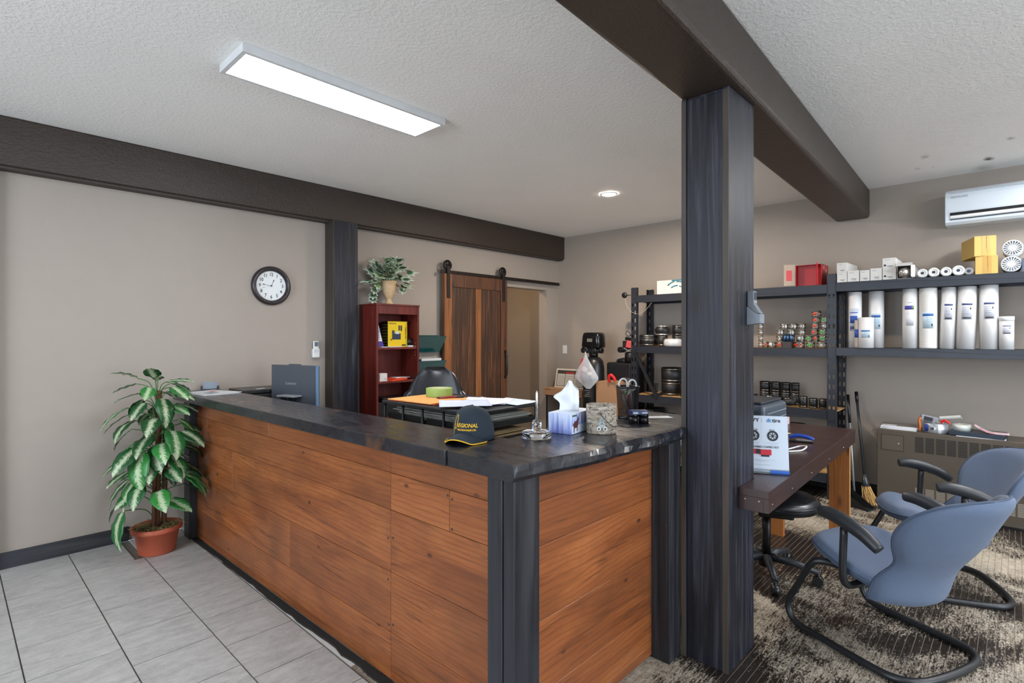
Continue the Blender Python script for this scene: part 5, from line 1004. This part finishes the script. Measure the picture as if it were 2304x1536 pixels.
# ---- unit over the heater: cartridges
ZM=1.397
def label_patch(t,r,z0,z1,a,w,mat,name='label'): MB().lathe([(r*1.001,z0),(r*1.012,z0),(r*1.012,z1),(r*1.001,z1)],Matrix(),8,True,a-w,a+w).build(name,mat,t,local=True)
WF=P('d4d3d2',.42,0,.04,8,name='white_cartridge'); WND=P('d0cfca',.7,0,.1,20,.5,14,(1,1,14),name='string_wound')
def cartridge(y,r,h,lab,kind,lean=0.,x=5.66,cap=False):
    t=thing('filter_cartridge',lab,'filter',(x,y,ZM),0,'white filter cartridges'); t.rotation_euler=(lean,0,0)
    prof=[(0,0),(r,0),(r,h),(r*.4,h),(r*.35,h-.01),(0,h-.01)]
    if kind=='wound':
        prof=[(0,0)]+[(r*(1+(.012 if i%2 else -.008)),h*i/44) for i in range(45)]+[(0,h)]
    MB().lathe(prof,Matrix(),28).build('body',WND if kind=='wound' else WF,t,local=True)
    if cap: MB().lathe([(0,h-.035),(r*1.05,h-.035),(r*1.05,h-.004),(r,h),(0,h)],Matrix(),28).build('lid',WH,t,local=True)
    a=math.pi+ .08
    if kind=='blue':
        label_patch(t,r,h*.30,h*.70,a,.75,P('b9c2cf',.4)); label_patch(t,r*1.012,h*.44,h*.57,a-.1,.55,BLUEINK,'blue_print'); label_patch(t,r*1.012,h*.335,h*.385,a-.1,.55,P('3a4878',.4,0,0),'blue_print'); label_patch(t,r*1.012,h*.62,h*.635,a-.1,.6,BLUEINK,'blue_print')
    elif kind in('band','wound'):
        label_patch(t,r,h*.33,h*.60,a,.6,P('b3c6d2',.5)); label_patch(t,r*1.012,h*.535,h*.575,a,.6,P('2d5a9c',.4,0,0),'blue_print')
        for q in (.50,.47,.44): label_patch(t,r*1.012,h*q,h*(q+.008),a+.15,.35,P('7d99a8',.5),'printed_text')
        label_patch(t,r*1.012,h*.37,h*.41,a+.42,.08,INK,'printed_mark')
    elif kind=='violet': label_patch(t,r,h*.65,h*.715,a-.1,.62,P('40408f',.4,0,0),'violet_print'); label_patch(t,r*1.012,h*.66,h*.71,a+.40,.14,P('5a8a3a',.4,0,0),'green_print'); label_patch(t,r,h*.38,h*.60,a,.5,P('c3c5ca',.5)); label_patch(t,r,h*.76,h*.775,a,.3,LAB,'printed_text')
    else:
        label_patch(t,r,h*.47,h*.74,a,.55,P('bcbfc8',.5)); label_patch(t,r*1.012,h*.70,h*.725,a,.55,P('34406e',.4,0,0),'blue_print'); label_patch(t,r*1.012,h*.485,h*.505,a,.42,INK,'barcode')
        for q in (.66,.63,.60,.565): label_patch(t,r*1.012,h*q,h*(q+.006),a-.12,.32,P('8a8d96',.5),'printed_text')
        label_patch(t,r*1.012,h*.63,h*.66,a+.36,.07,INK,'printed_mark')
    return t
cartridge(1.066,.052,.50,'tall white cartridge with a big blue label at the left upright','blue'); cartridge(.913,.058,.502,'tall white cartridge with a blue band, second from the left upright','band',0,5.72)
cartridge(.970,.058,.268,'short white cartridge standing before the two leftmost tall ones','band',0,5.60)
t=thing('sealant_tube','small clear tube with a blue label beside the short white cartridge','tube',(5.590,1.038,ZM)); MB().lathe([(0,0),(.016,0),(.02,.01),(.02,.23),(.017,.245),(0,.245)],Matrix(),16).build('tube',P('b3a79c',.3),t,local=True); label_patch(t,.02,.09,.165,math.pi,.8,BLUEINK)
cartridge(.662,.054,.505,'tall white cartridge with a violet and green label','violet'); cartridge(.540,.062,.505,'string wound white cartridge in clear wrap','wound'); cartridge(.416,.050,.503,'slightly tilted white cartridge right of the string wound one','code',R(1.5)); cartridge(.302,.061,.503,'wide tilted white cartridge, third from the right','code',R(1.6)); cartridge(.160,.058,.505,'tall white cartridge, nearest to the short lidded jar','code'); cartridge(.058,.045,.255,'short white lidded jar at the right end of the middle shelf','code',0,5.64,True)
# ================= AIR CONDITIONER =================
t=thing('air_conditioner','white wall mounted air conditioner above the right shelves','air conditioner',(5.88,-.03,2.42))
AC=P('c6cfd6',.35,0,.02,name='white_ac_shell'); prof=[(6.0,2.43),(5.80,2.43),(5.775,2.45),(5.768,2.50),(5.772,2.66),(5.79,2.70),(5.83,2.725),(6.0,2.725)]
m=MB(); k=len(prof); ya,yb=-.50,.44; m.add([(x,ya,z) for x,z in prof]+[(x,yb,z) for x,z in prof],[tuple(range(k)),tuple(range(2*k-1,k-1,-1))]+[(i,(i+1)%k,k+(i+1)%k,k+i) for i in range(k)]); m.build('shell',AC,t,bev=.006,seg=3)
MB().box(5.764,5.769,-.48,.405,2.505,2.528).build('outlet',DARKHOLE,t); MB().box(5.760,5.770,-.48,.405,2.480,2.503).build('louver',WH,t,bev=.003); MB().box(5.7645,5.770,-.48,.405,2.468,2.4745).build('outlet_slot',DARKHOLE,t); MB().box(5.7675,5.7705,-.49,.43,2.535,2.538).build('panel_line',LAB,t); MB().box(5.772,5.785,-.49,.41,2.692,2.695).build('panel_line',LAB,t)
text('SAMSUNG',.024,P('8c9299',.4,0,0),t,(5.7695,.345,2.655),FX)
# ================= HEATER =================
t=thing('wall_heater','brown console wall heater with slotted grilles under the right shelves','heater',(5.82,-.1,0)); HB=P('4f473c',.42,.2,.05,name='brown_enamel')
HX=5.66; MB().box(HX,5.98,-1.1,.90,.02,.685).build('cabinet',HB,t,bev=.006); MB().box(HX+.03,5.98,-1.07,.87,0,.02).build('plinth',BLK,t)
MB().box(HX-.002,HX+.001,.71,.865,.510,.640).build('access_door',P('544c41',.42,.2,.05),t,bev=.001)
MB().box(HX-.0026,HX-.0002,.707,.8675,.507,.5095).box(HX-.0026,HX-.0002,.707,.8675,.6405,.643).box(HX-.0026,HX-.0002,.707,.7095,.507,.643).box(HX-.0026,HX-.0002,.8655,.868,.507,.643).build('door_gap',P('2a251f',.6),t); MB().cyl((HX-.005,.742,.572),(HX,.742,.572),.006,n=10).build('latch',SS,t)
for zz0,zz1,nm,mm,nz in ((.520,.640,'grille_slot',DARKHOLE,11),(.115,.210,'grille_slot',P('9a9488',.5,.3),9)):
    for c in range(22):
        yc=.60-c*.0705; g=MB()
        if yc<-.35: break
        for q in range(nz):
            zz=zz0+(zz1-zz0)*q/(nz-1); g.box(HX-.0012,HX+.0006,yc-.029,yc+.029,zz-.0032,zz+.0032)
        g.build(nm,mm,t)
ZP=.6858
for k,(dx,c,lab) in enumerate(((0,'8e9299','lowest magazine in the stack at the left of the heater'),(.004,'a3a6aa','middle magazine in the stack on the heater'),(-.006,'6e6660','top magazine with a grey cover in the stack on the heater'))):
    t=thing('magazine',lab,'magazine',(5.80,.75,ZP+k*.0105),R(3*k-3),'magazines on the heater'); MB().box(-.10,.10,-.13,.13,0,.009).build('pages',PAPER,t,local=True); MB().box(-.101,.101,-.131,.131,.0091,.0101).build('cover',P(c,.35,0,.3,14),t,local=True)
    if k==2: MB().box(-.09,-.03,.02,.12,.0102,.0106).build('printed_panel',P('c9c9cc',.4),t,local=True)
t=thing('label_maker','silver drum shaped band dispenser on the heater','dispenser',(5.77,.50,ZP)); c=(5.77,.50)
MB().lathe([(0,0),(.085,0),(.088,.006),(.088,.075),(.082,.08),(0,.08)],Matrix.Translation((c[0],c[1],ZP)),28).build('drum',P('9ea3aa',.3,.5),t)
MB().lathe([(.0885,.012),(.0895,.012),(.0895,.07),(.0885,.07)],Matrix.Translation((c[0],c[1],ZP)),5,True,R(130),R(152)).build('blue_band',P('24459c',.4),t); MB().lathe([(.0885,.002),(.0895,.002),(.0895,.078),(.0885,.078)],Matrix.Translation((c[0],c[1],ZP)),6,True,R(195),R(208)).build('white_band',WH,t); MB().cyl((c[0]-.0895,c[1]+.015,ZP+.04),(c[0]-.087,c[1]+.015,ZP+.04),.012,n=12).build('emblem',P('4a4438',.4,.5),t)
one(MB().ob((5.78,.545,ZP+.110),(.10,.12,.05),(R(12),0,R(10))),'small_device',P('8b8d92',.35),'grey device lying on the silver drum on the heater','device',bev=.006)
one(MB().ob((5.728,.545,ZP+.112),(.003,.06,.035),(R(12),0,R(10))),'device_screen',INK,'dark screen plate of the grey device on the heater','screen')
t=thing('paper_tube','rolled white paper tube lying on the silver drum on the heater','tube',(5.77,.42,ZP+.10)); MB().cyl((5.77,.47,ZP+.122),(5.74,.33,ZP+.150),.016,n=14,caps=False).build('roll',P('bfc3bd',.7),t); MB().cyl((5.7695,.467,ZP+.1225),(5.7405,.333,ZP+.1495),.013,n=14,caps=False).build('inner_roll',P('8e918c',.7),t)
t=thing('clamp','red handled clamp on the silver drum on the heater','clamp',(5.75,.44,ZP+.081)); MB().tube(smooth([(5.72,.46,ZP+.09),(5.715,.44,ZP+.112),(5.715,.42,ZP+.104),(5.715,.405,ZP+.088)]),.010,8).build('grip',RED,t); MB().cyl((5.74,.50,ZP+.088),(5.725,.44,ZP+.09),.006,n=8).build('jaw',SS,t)
one(MB().tube(smooth([(5.70,.605,ZP+.012),(5.70,.60,ZP+.05),(5.71,.605,ZP+.09),(5.73,.60,ZP+.12)]),.011,8),'spring_coil',P('a4571e',.4,.3),'orange wire coil beside the silver drum on the heater','coil')
t=thing('binder','dark blue ring binder lying on the heater','binder',(5.79,.23,ZP+.003),R(-4)); MB().box(-.12,.12,-.17,.17,0,.004).box(-.12,.12,-.17,.17,.030,.034).box(-.12,-.116,-.17,.17,.004,.030).build('cover',P('1f2a38',.35),t,local=True,bev=.001); MB().box(-.110,.11,-.165,.165,.006,.028).build('pages',P('3a4654',.6,0,.3,60),t,local=True)
one(MB().box(5.665,5.90,.06,.36,ZP,ZP+.0025),'paper_sheet',PAPER,'white sheet under the dark blue binder on the heater','paper')
t=thing('tape_roll','white adhesive tape roll on the dark blue binder','tape roll',(5.78,.33,ZP+.0376)); MB().lathe([(.038,0),(.062,0),(.062,.048),(.038,.048),(.038,0)],Matrix(),28).build('tape',P('c2c6c0',.4),t,local=True); MB().lathe([(.035,.001),(.038,.001),(.038,.047),(.035,.047),(.035,.001)],Matrix(),28).build('core',P('a89c84',.7),t,local=True)
m=MB().grid(lambda u,v:(5.70+.13*v,.25-.21*u,ZP+.040+.055*max(0,1-u*1.9)**1.6),12,4,.0012); t=one(m,'leaflet',P('c9aeb2',.6),'curled pink and white leaflet on the dark blue binder','leaflet')
MB().grid(lambda u,v:(5.71+.03*v,.22-.09*u,ZP+.0412+.055*max(0,1-(u*.09+.03)/.21*1.9)**1.6),6,2,.0008).build('red_print',P('b04450',.5),t)
# broom and dustpan
t=thing('broom','upright broom with natural bristles leaning in the corner by the heater','broom',(5.62,.97,.0))
MB().cyl((5.66,.99,.22),(5.90,1.10,.96),.012,n=10).build('handle',P('23272c',.35,0,.1),t); MB().cyl((5.876,1.089,.885),(5.905,1.102,.975),.015,n=10).build('grip',BLK,t); MB().tube([(5.672,.995,.26),(5.658,.988,.21),(5.645,.98,.16)],[.016,.024,.035],10).build('socket',P('2b2e33',.4),t)
random.seed(9); m=MB()
for k in range(70):
    a,b=random.uniform(-1,1),random.uniform(-1,1); m.cyl((5.645+a*.02,.98+b*.030,.165),(5.60+a*.035+random.uniform(-.01,.01),.925+b*.055+random.uniform(-.015,.015),.012+random.uniform(0,.02)),.0022,.0014,5,False)
m=m.build('bristles',P('c9a264',.8),t); m['kind']='stuff'
t=thing('dustpan','black long handled dustpan standing beside the broom','dustpan',(5.50,1.03,0)); MB().cyl((5.60,1.06,.10),(5.87,1.16,.90),.010,n=10).build('handle',P('9a9ea2',.35,.6),t); MB().cyl((5.80,1.134,.69),(5.885,1.166,.945),.013,n=10).build('grip',BLK,t)
MB().add([(5.40,.92,.002),(5.51,1.13,.002),(5.60,1.09,.002),(5.50,.89,.002),(5.51,1.13,.13),(5.60,1.09,.14),(5.50,.89,.02),(5.40,.92,.015)],[(0,1,2,3),(0,7,4,1),(1,4,5,2),(2,5,6,3),(0,3,6,7)]).build('pan',P('1a1b1d',.5),t)
# ================= WATER TREATMENT CORNER =================
t=thing('water_softener','black water softener tank with a boxy control head in the corner','water tank',(5.50,3.80,0)); c=(5.50,3.80)
TKm=Matrix.Translation((c[0],c[1],0)); MB().lathe([(0,0),(.125,0),(.132,.03),(.132,1.10),(.12,1.19),(.085,1.235),(.05,1.25),(0,1.25)],TKm,32).build('tank',BLK,t)
MB().lathe([(0,1.25),(.055,1.25),(.055,1.30),(0,1.30)],TKm,20).build('neck',BLK,t); MB().box(5.43,5.57,3.74,3.86,1.29,1.36).build('valve_body',P('1d1d1f',.4),t,bev=.008)
for dy in (-.06,.06): MB().cyl((5.50,3.80+dy,1.325),(5.40,3.80+dy,1.325),.030,n=14).build('port',BLK,t); MB().cyl((5.405,3.80+dy,1.325),(5.398,3.80+dy,1.325),.021,n=14).build('port_bore',DARKHOLE,t)
MB().cyl((5.47,3.67,1.325),(5.47,3.93,1.325),.022,n=12).build('cross_pipe',BLK,t)
for y in (3.665,3.935): MB().cyl((5.47,y-.012,1.325),(5.47,y+.012,1.325),.035,n=12).build('bypass_knob',BLK,t)
m=MB(); k=20; hd=[(.085,.13,1.36),(.095,.135,1.38),(.085,.128,1.50),(.075,.118,1.535),(.06,.1,1.545)]
vs=[]; 
for a_,b_,z_ in hd:
    for i in range(k):
        an=2*math.pi*i/k; ca,sa=math.cos(an),math.sin(an); vs.append((c[0]+a_*abs(ca)**.4*(1 if ca>=0 else -1),c[1]+b_*abs(sa)**.4*(1 if sa>=0 else -1),z_))
m.add(vs,[(j*k+i,j*k+(i+1)%k,(j+1)*k+(i+1)%k,(j+1)*k+i) for j in range(4) for i in range(k)]+[tuple(range(k)),tuple(range(4*k,5*k))],True).build('control_head',P('111113',.2),t)
MB().box(5.403,5.412,3.76,3.83,1.43,1.47).build('display',P('6d7064',.3),t)
MB().lathe([(.1325,.75),(.134,.75),(.134,.98),(.1325,.98)],TKm,10,True,math.pi-.4,math.pi+.5).build('label',P('27282b',.3),t)
m=MB()
for q in range(9): m.box(5.364,5.366,3.76,3.84-.02*(q%3),.77+q*.022,.775+q*.022)
m.build('label_text',P('a9aaa8',.5),t)
MB().tube(smooth([(5.46,3.92,1.22),(5.45,3.95,1.10),(5.46,3.945,.98),(5.50,3.94,.9)]),.022,10).build('red_hose',RED,t)
t=thing('plastic_bag','clear plastic bag of small parts hanging from the water softener','bag',(5.33,3.78,.95))
def bagf(u,v):
    a=2*math.pi*u; z=1.315-.44*v; r=.006+.165*math.sin(min(1,v*1.02)**1.5*math.pi*.72)**1.2; r*= (1-.75*max(0,(v-.72)/.28))
    r*=1+.12*math.sin(3*a+v*5)+.07*math.sin(7*a); return (5.27+.30*r*math.cos(a),3.76-.10*v*.4+r*math.sin(a),z)
MB().grid(bagf,28,16,.0012).build('bag',BAG,t); random.seed(2)
MB().ob((5.27,3.76,1.10),(.03,.07,.05),(.4,.3,.2)).ob((5.27,3.70,1.05),(.03,.05,.04),(.1,.5,.7)).build('white_parts',P('b9babb',.5),t); MB().ob((5.27,3.72,1.01),(.05,.12,.02),(.5,.1,.1)).build('blue_parts',P('46608f',.5),t)
t=thing('brine_tank','bulky black brine tank behind the cardboard box in the corner','water tank',(5.78,3.45,0))
MB().add([(5.62,3.68,0),(5.94,3.68,0),(5.94,3.36,0),(5.62,3.36,0),(5.62,3.70,1.18),(5.94,3.70,1.18),(5.94,3.345,1.18),(5.62,3.345,1.18)],[(0,3,2,1),(4,5,6,7),(0,1,5,4),(1,2,6,5),(2,3,7,6),(3,0,4,7)]).build('tank',P('19191b',.4),t,bev=.03,seg=4); MB().lathe([(0,1.18),(.13,1.18),(.12,1.215),(.05,1.235),(0,1.24)],Matrix.Translation((5.78,3.50,0)),24).build('lid',BLK,t)
MB().lathe([(0,1.19),(.07,1.19),(.07,1.29),(.05,1.31),(0,1.31)],Matrix.Translation((5.70,3.40,0)),18).build('valve_neck',BLK,t)
t=thing('valve_assembly','red and black valve assembly with wire on the brine tank','valve',(5.66,3.40,1.31)); MB().ob((5.67,3.385,1.40),(.08,.09,.09),(.2,0,.3)).build('red_valve',P('c02a22',.4),t,bev=.008)
MB().ob((5.67,3.45,1.385),(.07,.05,.12),(0,0,.1)).ob((5.67,3.40,1.465),(.05,.09,.04),(.2,0,0)).ob((5.68,3.36,1.345),(.06,.08,.05),(0,.2,0)).build('black_body',BLK,t,bev=.005); MB().cyl((5.62,3.50,1.335),(5.72,3.50,1.335),.035,n=16).build('knob',BLK,t); MB().tube(smooth([(5.65,3.36,1.49),(5.645,3.38,1.54),(5.645,3.42,1.56),(5.645,3.43,1.52),(5.645,3.39,1.50),(5.645,3.35,1.53)]),.004,6).build('wire',BLK,t)
MB().tube(smooth([(5.64,3.46,1.36),(5.62,3.40,1.335),(5.63,3.35,1.34),(5.64,3.34,1.40)]),.006,6).build('grey_tube',P('8b8d90',.4),t)
t=thing('cardboard_box','tall brown cardboard box beside the water softener','box',(5.47,3.48,0)); MB().box(5.32,5.60,3.325,3.64,0,.965).build('carton',CARD,t,bev=.002); MB().box(5.42,5.47,3.325,3.64,.9652,.9662).build('tape',P('b08a58',.3),t)
one(MB().cyl((5.50,3.36,.993),(5.38,3.22,.993),.026,n=12),'foam_grip',P('3a3230',.7),'dark brown foam grip lying by the tall cardboard box','grip')
one(MB().tube(smooth([(5.31,3.45,.970),(5.29,3.44,1.03),(5.29,3.41,1.05),(5.30,3.38,1.02),(5.31,3.37,.985)]),.018,10),'red_hose',RED,'red hose loop over the tall cardboard box','hose')
# stand with carton and certificate
t=thing('wire_stand','slim black metal stand under the flat carton in the corner','stand',(5.68,4.34,0))
for y in (4.08,4.34,4.62):
    for x in (5.59,5.86): MB().box(x,x+.014,y,y+.014,0,.70).build('leg',BLK,t)
MB().box(5.58,5.885,4.07,4.645,.70,.712).build('top_frame',BLK,t); MB().box(5.58,5.885,4.07,4.645,.25,.258).build('lower_shelf',P('77777a',.5),t)
t=thing('flat_carton','flat brown carton lying on the black metal stand','box',(5.70,4.33,.7125)); MB().box(5.56,5.86,4.02,4.655,.7125,.805).build('carton',CARD,t,bev=.002); text('MOEN',.03,INK,t,(5.5595,4.58,.785),FX)
t=thing('certificate_frame','cream framed notice with printed panels standing on the flat carton','picture frame',(5.77,4.34,.8055)); FM=Matrix.Translation((5.72,4.35,.8055))@Matrix.Rotation(R(12),4,'Y')
MB().box(0,.014,-.245,.245,0,.022,FM).box(0,.014,-.245,.245,.238,.26,FM).box(0,.014,-.245,-.225,.022,.238,FM).box(0,.014,.225,.245,.022,.238,FM).build('frame',P('c9c5b8',.5),t); MB().box(.004,.010,-.225,.225,.022,.238,FM).build('panel',P('3f3a30',.5),t)
for a_,b_ in ((.09,.215),(-.06,.08),(-.215,-.07)):
    MB().box(.002,.0045,a_,b_,.03,.19,FM).build('notice',P('b9b6ae',.6),t); m=MB()
    for q in range(5): m.box(.001,.003,a_+.01,b_-.02,.05+q*.026,.054+q*.026,FM)
    m.build('notice_lines',P('6b6760',.6),t)
MB().box(.002,.0045,-.06,.08,.195,.215,FM).build('red_header',P('b02a2a',.5),t)
one(MB().lathe([(0,0),(.06,.0),(.12,.06),(.13,.13),(.11,.19),(.05,.235),(0,.24)],Matrix.Translation((5.66,2.78,.231)),24),'steel_bowl',P('8f98a4',.25,.8),'rounded steel pot on the lowest left shelf beside the post','pot')
for k,(y,h,c) in enumerate(((3.12,.42,'18181a'),(2.98,.36,'1d1e21'),(2.2,.4,'1a1b1e'),(1.9,.45,'202226'),(1.6,.40,'17181a'))): one(MB().box(5.62,5.92,y-.06,y+.07,.231,.231+h),'storage_case',P(c,.45),'%s dark case from the left on the lowest shelf'%ordn[k],'case','dark cases on the lowest shelf',bev=.01)
